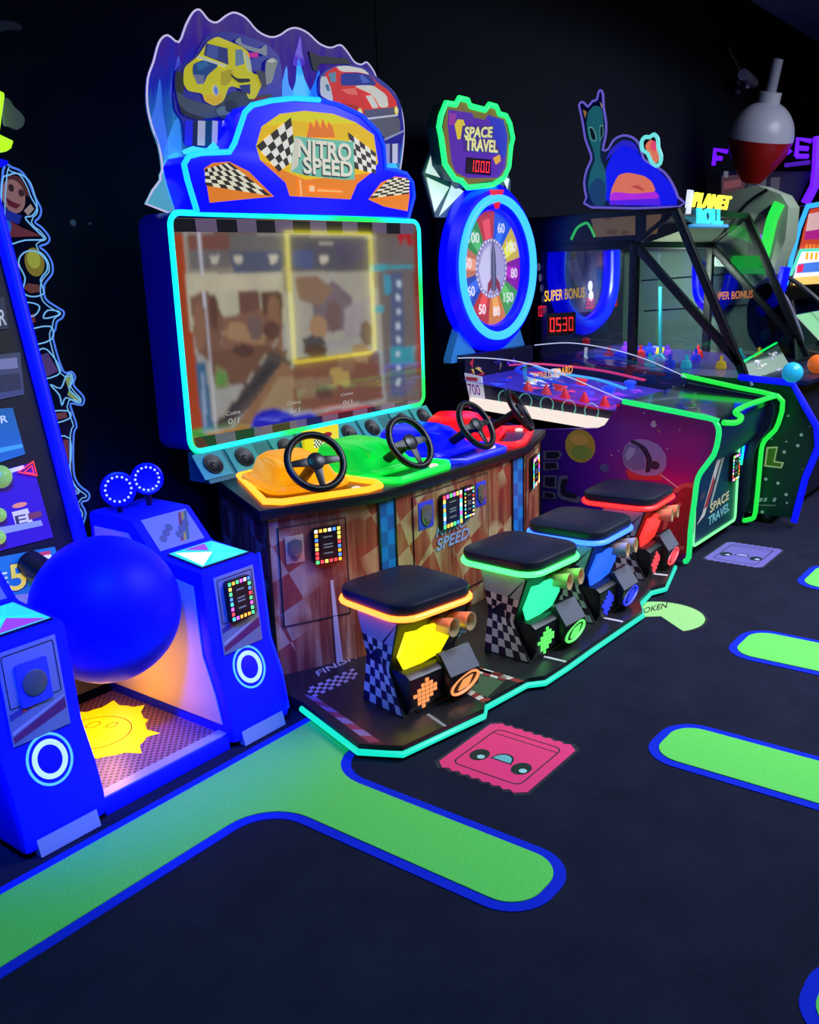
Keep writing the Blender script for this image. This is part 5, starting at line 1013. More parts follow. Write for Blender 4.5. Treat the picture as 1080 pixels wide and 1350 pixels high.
# wings and sign over the wheel
C6 = crop(540, 110, 3.65); C8 = crop(560, 110, 7.714)
WH = printed('wing_lit', 0.75)
for wq, tris in (([(125,270),(65,430),(125,645),(225,645),(270,540),(330,500),(330,420)], (((120,290),(75,430),(200,470)),((80,450),(120,620),(190,500)),((205,480),(260,520),(140,640)))), ([(425,430),(470,420),(487,470),(485,530),(430,520)], (((440,440),(480,460),(470,510)),))):
    g = G(); g.prism([PY(p, 3.50) for p in C6(*wq)], (0,0.015,0)); wg_ = part('wing_board', g, mat('wing_grey', (120,150,150), 0.4), pn)
    g = G(); g.lift = 0.001
    for t_ in tris: g.poly([PY(p, 3.50) for p in C6(*t_)], (225,245,240), NY)
    part('wing_light', g, WH, wg_, flat=True)
sg = [(140,440),(160,330),(210,200),(310,215),(345,150),(430,170),(455,230),(610,270),(650,215),(720,235),(750,310),(820,330),(860,410),(890,560),(870,640),(850,850),(800,960),(690,1030),(620,1040),(430,1060),(370,990),(300,970),(200,820),(165,560)]
ys = 3.40; sp3 = [PY(p, ys) for p in C8(*sg)]
g = G(); g.prism(sp3, (0,0.09,0)); sgn = part('sign_box', g, mat('sign_teal', (16,90,96), 0.4), pn)
g = G(); g.tube([p+NY*0.004 for p in sp3], 0.0165, True, 8); part('sign_light', g, neon('sign_green_led', (40,245,150), 2.4), sgn)
g = G(); g.lift = 0.001
def SG(col, *pts): g.poly([PY(p, ys) for p in C8(*pts)], col, NY)
SG((120,100,40), (185,420),(230,240),(330,235),(360,190),(430,200),(450,260),(620,300),(660,250),(720,260),(740,340),(820,350),(860,560),(840,860),(780,970),(430,1030),(310,950),(220,800))
SG((84,24,168), (240,265),(400,290),(480,300),(500,350),(610,370),(640,320),(800,370),(840,540),(820,860),(750,960),(430,960),(310,900),(270,780),(230,400)); SG((40,44,190), (640,330),(800,372),(838,540),(822,760),(720,700),(690,500)); SG((150,40,160), (245,300),(320,310),(300,420),(240,420)); SG((226,196,50), (300,420),(330,365),(390,370),(410,430),(400,560),(330,570)); SG((230,170,60), (690,760),(760,720),(770,790),(720,830))
SG((60,30,130), (380,430),(700,430),(700,560),(760,680),(760,720),(400,690),(390,590),(360,570))
for tx, q, c1_ in (('SPACE', ((400,565),(690,560),(690,450)), (70,120,190)), ('TRAVEL', ((415,690),(740,715),(735,590)), (80,140,200))):
    a_, b_, c_ = [PY(p, ys) for p in C8(*q)]; g.text(tx, a_, b_-a_, c_-b_, NY, 0.001, c1_); g.text(tx, a_+V((-0.004,0,0.005)), b_-a_, c_-b_, NY, 0.001, (240,232,140), shear=0.15, bold=0.03)
part('sign_print', g, printed('sign_lit', 0.6), sgn, flat=True, label='SPACE TRAVEL sign face')
q4 = [PY(p, ys-0.006) for p in C8((418,915),(672,935),(676,775),(430,750))]; g = G(); g.prism(q4, (0,0.005,0)); sb_ = part('score_window', g, mat('dark_red_window', (50,6,10), 0.2), sgn)
g = G(); g.lift = 0.0005; digits(g, '1000', q4[0]+(q4[1]-q4[0])*0.12+(q4[3]-q4[0])*0.14, (q4[1]-q4[0])*0.84, (q4[3]-q4[0])*0.72, NY, (255,40,40)); part('score_digits', g, printed('red_digits', 1.6), sb_, flat=True)
# ================================================================== PLANET ROLL MACHINE
PL, PRX = 6.02, 7.47
pr_ = thing('alley_roller', 'dark glass-hooded ball rolling machine with a planet topper and blue edge', 'arcade machine', (6.75,2.5,0))
BKF = mat('black_frame', (16,17,26), 0.35)
body_side = [V((PL,3.6,0.06)),V((PL,1.63,0.06))]+sx(PL, crop(0,0,1), (1047,688),(1062,630),(1079,590),(1077,562),(1060,532),(1045,507),(985,500))+[V((PL,3.6,1.0))]
def starmat(name, c, scale, dens):
    m, N, L, b = _new(name); b.inputs['Roughness'].default_value = 0.35
    tc = N.new('ShaderNodeTexCoord'); v = N.new('ShaderNodeTexVoronoi'); v.inputs['Scale'].default_value = scale; L.new(tc.outputs['Object'], v.inputs['Vector'])
    r = N.new('ShaderNodeValToRGB'); r.color_ramp.elements[0].position = dens; r.color_ramp.elements[0].color = (.5,.6,.6,1); r.color_ramp.elements[1].position = dens+.03; r.color_ramp.elements[1].color = (*lin(c),1)
    L.new(v.outputs['Distance'], r.inputs[0]); L.new(r.outputs[0], b.inputs['Base Color']); return m
g = G(); g.prism(body_side, (0.03,0,0)); bs = part('side_panel', g, starmat('star_side_green', (12,58,44), 13, 0.085), pr_, label='dark green starry side panel')
g = G(); g.prism([p+V((PRX-PL-0.03,0,0)) for p in body_side], (0.03,0,0)); part('side_panel', g, mat('side_dark', (20,20,60), 0.4), pr_)
g = G(); g.prism([V((PL+0.03,1.70,0.06)),V((PL+0.03,1.62,0.6)),V((PL+0.03,1.72,0.90)),V((PL+0.03,2.0,0.92)),V((PL+0.03,3.55,0.90)),V((PL+0.03,3.55,0.06))], (PRX-PL-0.06,0,0)); part('cabinet_body', g, mat('cab_navy', (18,20,48), 0.4), pr_)
el = sx(PL-0.004, crop(0,0,1), (975,497),(1045,505),(1060,532),(1077,562),(1079,590),(1062,630),(1047,688))
g = G(); g.tube(el, 0.02, False, 8); part('edge_light', g, BLUETUBE, pr_, label='blue neon edge tube')
g = G(); SPx = lambda *p: sx(PL-0.0005, crop(900,560,6), *p)
g.poly(SPx((665,175),(755,172),(732,285),(805,298),(785,345),(645,330)), (200,215,150), NX); g.poly(SPx((680,188),(742,186),(718,297),(785,305),(775,332),(662,318)), (70,120,30), NX); part('side_letter', g, printed('side_art_glow', 0.12), bs, flat=True, label='green letter L')
g = G(); q = SPx((600,610),(740,612),(745,575)); [g.poly(SPx((602+k*36,608),(626+k*36,608),(638+k*36,578),(614+k*36,578)), (190,205,200), NX) for k in (0,1,3)]; g.poly(SPx((590,640),(735,645),(738,632),(592,627)), (120,135,130), NX); part('side_marks', g, PR, bs, flat=True)
for q in ((912,165),(805,215),(660,430),(755,462),(820,552),(632,690),(940,80)):
    g = G(); g.disc(SPx(q)[0], 0.011, NX, (210,225,215), seg=8); part('star', g, PR, bs, flat=True)
for x, y in ((6.09,1.78),(7.38,1.78)):
    g = G(); g.lathe([(0.012,-0.02),(0.035,-0.02),(0.04,-0.012),(0.04,0.012),(0.035,0.02),(0.012,0.02)], (x,y,0.04), (1,0.2,0), 20); cs = part('caster', g, mat('rubber_grey', (60,64,64), 0.5), pr_)
    g = G(); g.lathe([(0.001,-0.023),(0.015,-0.023),(0.015,0.023),(0.001,0.023)], (x,y,0.04), (1,0.2,0), 14); part('caster_hub', g, CHROME, cs)
# hood frame
def bar(a, b, w_, name='frame_bar', m=None):
    a, b = V(a), V(b); d = (b-a).normalized(); u = V((1,0,0)); u = (u-d*u.dot(d)).normalized() if abs(d.x) < 0.9 else V((0,1,0)); v = d.cross(u)
    g = G(); g.loft([[p+u*s*w_/2+v*t_*w_/2 for s, t_ in ((-1,-1),(1,-1),(1,1),(-1,1))] for p in (a, b)]); return part(name, g, m or BKF, pr_, bevel=0.004)
for X in (PL+0.03, PRX-0.03):
    bar((X,2.74,0.95), (X,2.74,1.79), 0.055); bar((X,2.74,1.79), (X,2.0,1.02), 0.05); bar((X,2.47,1.99), (X,1.955,0.92), 0.05)
    bar((X,3.6,1.79), (X,2.74,1.79), 0.05); bar((X,3.6,1.99), (X,2.47,1.99), 0.035); bar((X,2.74,1.79), (X,2.47,1.99), 0.03); bar((X,3.57,0.95), (X,3.57,1.99), 0.05)
bar((PL+.03,2.47,1.99), (PRX-.03,2.47,1.99), 0.04); bar((PL+.03,2.74,1.79), (PRX-.03,2.74,1.79), 0.04); bar((PL+.03,1.955,0.93), (PRX-.03,1.955,0.93), 0.04)
g = G(); hq = [V((PL+0.02,3.6,1.79)),V((PL+0.02,2.76,1.79)),V((PL+0.02,2.49,1.985)),V((PL+0.02,3.6,1.985))]; g.prism(hq, (0.012,0,0)); hs = part('hood_side', g, starmat('star_side_dark', (14,18,34), 16, 0.06), pr_)
g = G(); C9 = crop(690, 260, 5.143); XH = PL+0.0195
g.poly(sx(XH, C9, (455,128),(760,108),(760,255),(485,272)), (168,132,84), NX); g.poly(sx(XH, C9, (835,102),(945,98),(905,248),(835,252)), (160,126,80), NX)
for q, r_ in (((570,140),0.03),((600,235),0.04),((870,215),0.03),((690,240),0.03)): g.disc(PX(C9(q)[0], XH), r_, NX, (138,106,66), r_*.5)
part('moon_print', g, printed('side_art_glow', 0.12), hs, flat=True)
g = G(); g.tube(smooth(sx(XH-0.004, C9, (325,288),(360,215),(400,185),(440,180),(485,270)), 3, False), 0.009, False, 6); part('green_squiggle', g, neon('dim_green', (40,170,90), 1.0), hs)
g = G(); g.box((PL+0.03,2.5,1.985), (PRX-0.03,3.6,2.0)); part('hood_roof', g, BKF, pr_)
for X in (PL+0.03, PRX-0.03):
    g = G(); g.prism([V((X,2.74,0.98)),V((X,3.55,0.98)),V((X,3.55,1.77)),V((X,2.74,1.77))], (0.004,0,0)); part('side_glass', g, clear('side_glass', (215,222,228), 0.045), pr_)
    g = G(); g.prism([V((X,2.72,1.75)),V((X,2.72,0.98)),V((X,2.0,0.98))], (0.004,0,0)); part('side_glass', g, clear('side_glass', (215,222,228), 0.045), pr_)
g = G(); g.prism([V((PL+.05,2.46,1.96)),V((PL+.05,1.96,0.95)),V((PRX-.05,1.96,0.95)),V((PRX-.05,2.46,1.96))], (0,0.004,0)); part('front_glass', g, clear('hood_glass', (205,212,215), 0.07), pr_)
# inside: lane bed, back board, blue hoop, scores
g = G(); g.prism([V((PL+.05,2.0,0.92)),V((PL+.05,3.5,1.02)),V((PL+.05,3.5,0.90)),V((PL+.05,2.0,0.90))], (PRX-PL-.1,0,0)); ln = part('lane_bed', g, mat('lane_violet', (70,60,150), 0.3), pr_)
YB = 3.46
g = G(); g.box((PL+.04,YB,0.9), (PRX-.04,YB+0.05,1.78)); bb = part('back_board', g, mat('backboard_navy', (30,30,52), 0.4), pr_)
hoop = [PY(p, YB-0.07) for p in ((735,330),(733,360),(737,390),(748,415),(770,430),(792,415),(803,390),(806,360),(806,330))]
g = G(); g.tube(smooth(hoop, 3, False), 0.068, False, 12); part('blue_hoop', g, BLUEBODY, pr_, label='thick blue lit U-shaped hoop')
g = G(); g.lift = 0.001
def BB(col, *pts): g.poly([PY(p, YB) for p in pts], col, NY)
BB((84,84,104), (742,332),(796,330),(797,380),(785,410),(760,412),(744,390)); BB((120,120,140), (745,345),(760,340),(778,395),(770,400)); BB((60,60,80), (770,335),(780,335),(775,370)); BB((110,80,90), (785,334),(795,333),(796,350),(786,352)); BB((40,70,110), (786,352),(796,350),(797,380),(788,380))
for k in range(5): a = (710+2*k, 352+14*k); g.disc(PY(a, YB), 0.028, NY, (110,108,120), seg=12)
part('target_art', g, printed('board_art', 0.25), bb, flat=True)
g = G(); g.lift = 0.002
for p_ in ((778,377),(779,390),(811,375),(809,388)):
    g.disc(PY(p_, YB), 0.04, NY, (240,235,240) if p_[0] < 790 else (150,140,170), seg=14)
part('round_lamps', g, printed('board_lamps', 0.9), bb, flat=True, kind='stuff')
def sign_txt(txt, p0, p1, hgt, col, nm, mt, Y=YB-0.07):
    a_, b_ = PY(p0, Y), PY(p1, Y); g = G(); g.text(txt, a_, b_-a_, V((0,0,hgt)), NY, 0, col); return part(nm, g, mt, pr_, flat=True)
sign_txt('SUPER BONUS', (718,398), (771,392), 0.075, (255,190,50), 'bonus_sign_and_reflection', printed('amber_lit', 1.0), YB-0.17)
g = G(); q = [PY(p, YB-0.17) for p in ((724,438),(757,436),(757,417),(724,419))]; g.prism([q[0]-V((.03,0,.03)), q[1]+V((.03,0,-.03)), q[2]+V((.03,0,.03)), q[3]+V((-.03,0,.03))], (0,0.03,0)); sw = part('score_window', g, mat('dark_red_window', (50,6,10), 0.2), pr_)
g = G(); g.lift = 0.001; digits(g, '0530', q[0], q[1]-q[0], q[3]-q[0], NY, (255,40,40)); part('score_digits', g, printed('red_digits', 1.6), sw, flat=True)
for k, (p_, tx) in enumerate((((707,418),'100'),((773,407),'200'),((804,404),'300'))):
    a_ = PY(p_, YB-0.02); g = G(); digits(g, tx, a_, V((0.14,0,0)), V((0,0,0.075)), NY, (230,30,50)); part('small_digits', g, printed('red_digits', 1.6), bb, flat=True)
a_ = PX((838,388), PRX+0.0); g = G(); g.text('SUPER BONUS', V((PRX-0.06,2.70,1.37)), V((0,-0.32,0.015)), V((0,0,0.06)), NX, 0, (240,120,40)); part('bonus_sign_and_reflection', g, printed('amber_reflection', 0.6), pr_, flat=True)  # orange reflection in the hood glass, put in as dim glowing text
g = G(); pb = PX((871,472), 6.75); g.tube([pb, PX((871,378), 6.75)], 0.014, False, 8); cp_ = part('cyan_pole', g, glowplastic('cyan_pole', (50,150,170), 0.5), pr_)
for dx, dy in ((0.12,-0.1),(-0.1,-0.12),(0.02,0.16)):
    g = G(); g.tube([pb+V((0,0,0.03)), pb+V((dx,dy,-0.05))], 0.010, False, 6); part('pole_leg', g, glowplastic('cyan_pole', (50,150,170), 0.5), cp_)
random.seed(9)
for k in range(14):
    x = random.uniform(6.2,7.3); y = random.uniform(2.15,3.2); z = 0.93+(y-2.0)*0.067; col = ((40,70,255),(255,60,60),(60,220,240),(250,210,60),(150,60,240))[k % 5]
    g = G(); g.lathe([(0.035,0),(0.04,0.012),(0.03,0.05),(0.012,0.055),(0.012,0.09),(0.001,0.092)], (x,y,z-0.006), NZ, 14); part('lane_peg', g, glowplastic('peg_%d' % (k % 5), col, 0.4), pr_)
for k in range(3):
    x = 6.35+0.37*k; g = G(); g.tube([V((x+0.12*math.cos(2*math.pi*j/28),3.05+0.10*math.sin(2*math.pi*j/28),1.012)) for j in range(28)], 0.014, True, 8); part('lane_ring', g, glowplastic('ring_blue', (40,40,230), 0.6), pr_)
# white post figure with net, seen through the glass
g = G(); g.tube([PX(p, PL+0.3) for p in ((773,458),(772,470),(778,478),(787,477))], 0.012, False, 8); part('white_hook', g, neon('white_glow', (235,235,245), 1.0), pr_)
g = G(); g.lathe([(0.03,0),(0.045,0.07)], PX((785,481), PL+0.3)-V((0,0,0.03)), NZ, 10); part('net', g, mat('net_white', (220,220,235), 0.6), pr_)
g = G(); c = PX((773,450), PL+0.3); g.sphere(c, 0.03, 14, 8); part('red_knob', g, glowplastic('red_cone', (230,40,60), 0.35), pr_)
area('hood_fill_light', (6.55,2.95,1.74), (7.45,3.0,1.0), 0.3, 20, (0.85,1.0,0.78), spread=120)  # unseen fill added under the hood to brighten the neighbouring shell
# front slanted card and colour balls
pn_ = V((0,-0.75,0.66)); po = V((6.2,1.98,1.0))
def onp(*pts): return [PP(p, po, pn_) for p in pts]
g = G(); g.prism(onp((983,478),(1026,455),(1044,486),(992,508)), -pn_*0.012); fc = part('instruction_card', g, mat('card_base', (150,170,150), 0.4), pr_)
g = G(); g.lift = 0.001; random.seed(4)
for k in range(16):
    u_, v_ = random.random(), random.random(); q = onp((983,478),(1026,455),(1044,486),(992,508)); c = bil(q, 0.1+0.8*u_, 0.1+0.75*v_); g.poly([c+(q[1]-q[0])*random.uniform(-.1,.1)+(q[3]-q[0])*random.uniform(-.12,.12) for _ in range(3)], random.choice([(236,245,236),(130,210,140),(200,190,180),(90,160,100),(180,170,200)]), pn_)
part('card_print', g, printed('card_lit', 0.45), fc, flat=True)
g = G(); g.tube(onp((980,477),(1024,452)), 0.008, False, 6); part('card_light', g, TEAL, fc)
g = G(); g.box((PL+0.05,1.58,0.90), (PRX-0.05,1.98,0.93)); part('front_shelf', g, mat('shelf_navy', (24,24,60), 0.3), pr_, bevel=0.005)
for p_, col, nm in (((1045,491),(40,180,235),'cyan'),((1078,480),(240,110,40),'orange')):
    X = 6.3 if nm == 'cyan' else 6.75; c = PX(p_, X); c.z = 0.93+0.062; d = ray(*p_); c = PZ(p_, 0.992)
    g = G(); g.sphere(c, 0.062, 24, 14); single('play_ball', g, glowplastic(nm+'_ball', col, 0.35), nm+' play ball lying on the front shelf of the roller machine', 'ball', (c.x,c.y,0.93), 'play balls on the roller machine')
# topper
XT = PL+0.08
g = G(); CT = crop(740, 100, 6.75)
al = [(270,1170),(225,1080),(205,950),(230,830),(270,740),(255,670),(215,560),(195,430),(175,330),(160,260),(185,232),(215,250),(240,275),(280,225),(318,212),(335,140),(355,130),(372,165),(378,280),(400,420),(395,540),(370,660),(420,650),(470,570),(550,530),(640,550),(700,620),(735,740),(830,800),(920,860),(990,960),(1040,1080),(1050,1165)]
tp = smooth(sx(XT, CT, *al), 2); g.prism(tp, (0.02,0,0)); tpp = part('topper', g, mat('topper_board', (30,26,110), 0.3), pr_, label='cutout topper with a green alien and planets')
g = G(); g.tube(tp, 0.008, True, 6); part('topper_edge', g, neon('violet_edge', (96,84,190), 1.0), tpp)
g = G(); XTp = XT-0.001
def TP(col, *pts): q = sx(XTp, CT, *pts); g.poly(ch(q) if len(q) > 4 else q, col, NX)
TP((28,92,104), *[(290,1150),(250,1060),(240,950),(265,840),(305,740),(280,640),(240,540),(225,420),(240,320),(290,265),(340,270),(370,320),(378,430),(365,540),(345,640),(350,740),(390,830),(410,950),(400,1100),(380,1160)]); TP((24,60,100), (290,1150),(250,1060),(260,960),(330,900),(400,960),(390,1160))
TP((84,150,140), (240,450),(285,455),(320,540),(306,592),(262,572)); TP((84,150,140), (344,440),(376,435),(378,528),(342,584)); TP((8,10,34), (250,462),(280,467),(310,540),(300,580),(270,560)); TP((8,10,34), (350,452),(370,447),(372,520),(350,570)); TP((150,110,60), (195,300),(230,320),(215,380)); TP((150,130,100), (345,230),(370,260),(365,300))
part('alien_print', g, printed('topper_art', 0.75), tpp, flat=True)
g = G(); TP((14,18,230), (390,1150),(390,860),(440,720),(550,600),(660,640),(740,760),(860,830),(980,960),(1030,1080),(1040,1160)); TP((40,30,190), (390,760),(440,650),(550,565),(650,590),(700,680),(640,650),(550,610),(450,700)); part('planet_glow', g, printed('topper_glow', 0.8), tpp, flat=True)
g = G(); g.lift = 0.002; TP((236,120,90), (430,1130),(450,1000),(510,880),(600,860),(740,890),(810,940),(850,1040)); TP((200,70,70), (610,990),(680,970),(740,1010),(735,1030),(670,1000)); TP((190,40,220), (430,1140),(450,1030),(650,1050),(850,1030),(880,1090),(700,1150)); TP((90,30,236), (430,1150),(440,1110),(880,1090),(890,1150)); part('moon_face_print', g, printed('topper_lit', 0.7), tpp, flat=True)
fl_ = sx(XT-0.012, CT, (725,660),(715,590),(745,545),(790,545),(825,520),(860,560),(865,640),(890,710),(880,780),(840,800),(800,760),(770,690))
g = G(); g.tube(smooth(fl_, 2), 0.013, True, 6); part('flower_ring', g, neon('flower_teal', (110,225,225), 1.2), tpp)
g = G(); g.lift = 0.003; TP((240,120,90), (745,620),(800,560),(850,620),(880,740),(840,790),(780,700)); TP((250,70,110), (795,600),(830,570),(855,620),(840,680),(800,650)); part('flower_print', g, printed('topper_lit', 0.7), tpp, flat=True)
# name sign
ys2 = 2.44
q = [PY(p, ys2) for p in ((906,300),(962,300),(966,262),(910,250))]
g = G(); g.prism([PY(p, ys2) for p in ((906,282),(910,250),(915,251),(911,282))], (0,0.02,0)); part('sign_edge', g, neon('sign_white', (225,235,255), 1.2), pr_)
for tx, p0, p1, p2, col, k in (('PLANET', (911,273), (959,277), (963,259), (255,245,70), 1.1), ('ROLL', (918,295), (951,296), (951,276), (60,215,250), 1.1)):
    a_, b_, c_ = [PY(p, ys2) for p in (p0, p1, p2)]; g = G(); g.text(tx, a_, b_-a_, c_-b_, NY, 0.015, col, bold=0.035); part('name_lettering', g, printed('name_lit', k), pr_, label='glowing name letters '+tx)
g = G(); a_, b_ = PY((909,298), ys2), PY((959,298), ys2); g.tube([a_, b_], 0.012, False, 6); part('sign_base_light', g, neon('sign_blue', (90,190,255), 1.2), pr_)
g = G(); g.box((a_.x,ys2,1.90), (b_.x,ys2+0.02,2.12)); 

# ================================================================== FURTHER MACHINES
XA = 7.66
am = thing('arch_machine', 'grey-green cabinet with a green neon arch beyond the glass-hooded machine', 'arcade machine', (8.0,3.0,0))
ID = crop(0, 0, 1)
ap2 = sx(XA, ID, (905,301),(940,270),(965,253),(1000,244),(1030,256),(1040,272),(1036,315),(1018,362),(985,385))+[V((XA,2.38,1.05)),V((XA,2.30,0.0)),V((XA,3.66,0.0)),V((XA,3.66,1.75))]
g = G(); g.prism(ap2, (0.3,0,0)); part('shell', g, mat('grey_green_shell', (158,172,150), 0.5), am, bevel=0.01)
g = G(); g.prism(sx(XA-0.004, ID, (985,335),(988,305),(1000,282),(1016,270),(1024,272),(1008,340)), (0.006,0,0)); op = part('opening', g, mat('opening_dark', (52,44,66), 0.4), am)
g = G(); g.prism(sx(XA-0.012, ID, (994,312),(1008,308),(1007,318),(993,320)), (0.006,0,0)); part('violet_lamp', g, neon('violet_lamp', (110,50,220), 1.0), op)
g = G(); g.tube(smooth(sx(XA-0.02, ID, (966,345),(985,345),(1004,343),(1010,325),(1018,290),(1028,268)), 3, False), [0.045]*16, False, 8); part('green_arch_light', g, neon('arch_green', (40,235,80), 1.8), am, label='thick green neon arch')
g = G(); g.tube(sx(XA-0.02, ID, (972,356),(1010,357)), 0.025, False, 8); part('green_bar_light', g, neon('arch_green2', (60,220,110), 1.2), am)
g = G(); g.tube(smooth(sx(XA-0.012, ID, (935,330),(960,300),(985,268),(1012,250)), 3, False), 0.012, False, 6); part('panel_seam', g, BLACKP, am)
g = G(); g.tube(sx(XA-0.03, ID, (1002,412),(1020,398),(1030,380),(1036,352)), 0.04, False, 8); part('blue_edge_light', g, BLUETUBE, am)
g = G(); g.tube(smooth(sx(XA-0.07, ID, (922,345),(922,385),(932,402),(948,402),(960,385),(966,362)), 3, False), 0.055, False, 10); part('blue_hoop', g, BLUEBODY, am)
for k, (p0, p1) in enumerate((((850,410),(985,402)), ((846,370),(975,360)))): g = G(); g.tube(sx(XA-0.004, ID, p0, p1), 0.006, False, 6); part('panel_seam', g, BLACKP, am)
# clear domes between
sm = thing('screen_machine', 'upright screen machine with cyan and blue light edge at the right picture edge', 'arcade machine', (8.9,2.8,0))
ysm = 2.45
g = G(); g.prism([PY(p, ysm) for p in ((1038,392),(1048,345),(1056,300),(1066,272),(1082,269),(1082,400))], (0,0.3,0)); sc = part('screen_case', g, BLACKP, sm)
g = G(); g.box((8.62,2.5,0), (9.4,3.2,1.35)); part('lower_cabinet', g, mat('cab_navy', (18,20,48), 0.4), sm, bevel=0.02)
g = G(); g.tube([PY(p, ysm-0.01) for p in ((1036,375),(1043,345),(1054,300),(1065,272),(1082,269))], 0.022, False, 8); part('cyan_edge_light', g, neon('scr_cyan', (50,190,250), 1.8), sc)
g = G(); g.lift = 0.002
def SS(col, *pts): g.poly([PY(p, ysm) for p in pts], col, NY)
SS((190,60,40), (1050,345),(1060,300),(1068,276),(1082,273),(1082,345)); SS((206,160,160), (1066,282),(1082,279),(1082,305),(1062,305)); SS((160,30,120), (1062,305),(1082,302),(1082,315),(1060,316))
for k in range(4): SS((220,120,40), (1062+5*k,322),(1065+5*k,322),(1063+5*k,340),(1060+5*k,340))
part('screen_picture', g, printed('sm_screen', 0.7), sc, flat=True)
g = G(); g.lift = 0.003; q = lambda *p: [PY(x, ysm-0.05) for x in p]
g.prism(q((1048,372),(1057,332),(1082,331),(1082,372)), (0,0.02,0), (240,235,240)); hs_ = part('small_sign', g, printed('sm_sign', 0.7), sm)
g = G(); g.lift = 0.001
for k in range(3): g.poly(q((1063+6*k,333),(1066+6*k,333),(1065+6*k,342),(1062+6*k,342)), (240,170,30), NY)
g.poly(q((1052,348),(1080,345),(1080,358),(1050,360)), (70,120,220), NY); g.poly(q((1051,350),(1060,348),(1058,358),(1050,360)), (230,40,90), NY); g.poly(q((1047,366),(1082,363),(1082,374),(1045,376)), (240,200,110), NY); part('sign_print', g, printed('sm_sign', 0.7), hs_, flat=True)
g = G(); g.tube(q((1043,362),(1056,330),(1082,329)), 0.014, False, 6); part('sign_light', g, neon('sign_mint', (90,235,200), 1.4), hs_)
# clear dome machine
dm = thing('dome_machine', 'machine with a clear curved dome and lit green cards next to the colour balls', 'arcade machine', (8.0,2.0,0))
XD = 7.52
cv = [PX(p, XD) for p in ((1036,396),(1046,413),(1056,440),(1062,470))]; cv = smooth(cv, 4, False)
rg = [cv, [p+V((0.8,0,0)) for p in cv]]
g = G(); n = len(cv); g._add(cv+rg[1], [(i,i+1,n+i+1,n+i) for i in range(n-1)]); part('dome_sheet', g, clear('blue_dome', (150,170,220), 0.12), dm)
g = G(); g.tube(cv, 0.012, False, 6); part('dome_edge', g, mat('dome_edge', (130,130,160), 0.3), dm)
g = G(); g.prism(ch(sx(XD-0.01, ID, (985,400),(1000,376),(1016,372),(1036,392),(1048,418),(1057,446),(1061,478),(1040,486),(1005,470),(985,440))), (0.008,0,0)); part('dome_end', g, clear('violet_end', (120,125,190), 0.10), dm)
g = G(); g.tube(smooth(sx(XD-0.015, ID, (1016,372),(1036,392),(1048,418),(1057,446),(1061,478)), 4, False), 0.014, False, 6); part('dome_rim', g, mat('dome_edge', (130,130,160), 0.3), dm)
cv2 = smooth([PX(p, XD+0.45) for p in ((1040,366),(1058,378),(1075,392),(1095,412))], 4, False); g = G(); g.tube(cv2, 0.02, False, 6); part('dome_rib', g, BLACKP, dm)
g = G(); g.prism([V((XD,1.62,0.0)),V((XD,1.55,0.75)),V((XD,1.75,0.95)),V((XD,2.08,1.0)),V((XD,2.08,0.0))], (0.85,0,0)); part('cabinet_body', g, mat('bronze_body', (96,72,60), 0.4, 0.3), dm, bevel=0.015)
g = G(); g.prism([V((XD+0.05,1.85,1.00)),V((XD+0.8,1.85,1.00)),V((XD+0.8,2.1,1.25)),V((XD+0.05,2.1,1.25))], (0,0.01,0)); cdm = part('lit_cards', g, printed('dome_cards', 0.5), dm)
cdm.data.color_attributes['Col'].data.foreach_set('color', [v for i in range(len(cdm.data.loops)) for v in (*lin(((130,190,140),(90,150,130),(190,210,190))[(i//4) % 3]), 1.0)])
g = G(); pk = [PY(p, 1.585) for p in ((1063,610),(1058,660))]; g.tube([V((XD-0.02,1.56,0.22)),V((XD-0.02,1.55,0.62))], 0.014, False, 8); part('pink_light', g, neon('pink_lamp', (255,190,215), 1.4), dm)
# fishing machine at the far end
fm = thing('fishing_machine', 'far fishing machine with a big red and white float and violet neon letters', 'arcade machine', (10.1,3.2,0))
XF = 9.85
g = G(); g.prism([V((XF,3.70,0)),V((XF,2.55,0)),V((XF,2.55,2.0)),V((XF,3.70,2.55))], (0.5,0,0)); part('cabinet', g, mat('fish_navy', (30,28,52), 0.4), fm)
g = G(); g.prism(sx(XF-0.03, ID, (950,270),(951,226),(1070,226),(1050,270)), (0.03,0,0)); pnl = part('header_panel', g, mat('fish_panel', (70,64,104), 0.4), fm)
g = G(); g.lift = 0.032
for q, col in ((((953,232),(988,230),(988,265),(953,265)), (120,84,96)), (((956,240),(980,236),(978,246),(956,250)), (190,110,120)), (((1000,235),(1012,235),(1010,266),(998,266)), (110,110,120)), (((1018,234),(1030,234),(1028,264),(1016,264)), (100,96,110)), (((956,226),(962,226),(962,234),(956,234)), (170,170,180))): g.poly(sx(XF, ID, *q), col, NX)
part('header_print', g, printed('fish_art', 0.25), pnl, flat=True)
VIO = neon('violet_neon', (120,25,255), 2.0)
def nletter(*strokes):
    g = G()
    for s in strokes: g.tube(sx(XF-0.08, ID, *s), 0.022, False, 8)
    part('neon_letter', g, VIO, fm, label='violet neon letter')
nletter(((941,218),(943,197),(959,200)), ((942,208),(952,209))); nletter(((968,202),(971,216))); nletter(((984,200),(984,215)),)
nletter(((1043,190),(1034,193),(1042,200),(1034,204))); nletter(((1050,206),(1052,183),(1070,186)), ((1051,195),(1066,196)), ((1050,206),(1066,206)))
g = G(); g.tube(sx(XF-0.1, ID, (1062,268),(1074,245),(1077,222),(1079,180)), 0.045, False, 8); part('violet_tube', g, VIO, fm)
g = G(); g.tube(sx(XF-0.1, ID, (1035,218),(1068,214)), 0.02, False, 6); part('violet_bar', g, neon('violet_dim', (70,20,170), 1.0), fm)
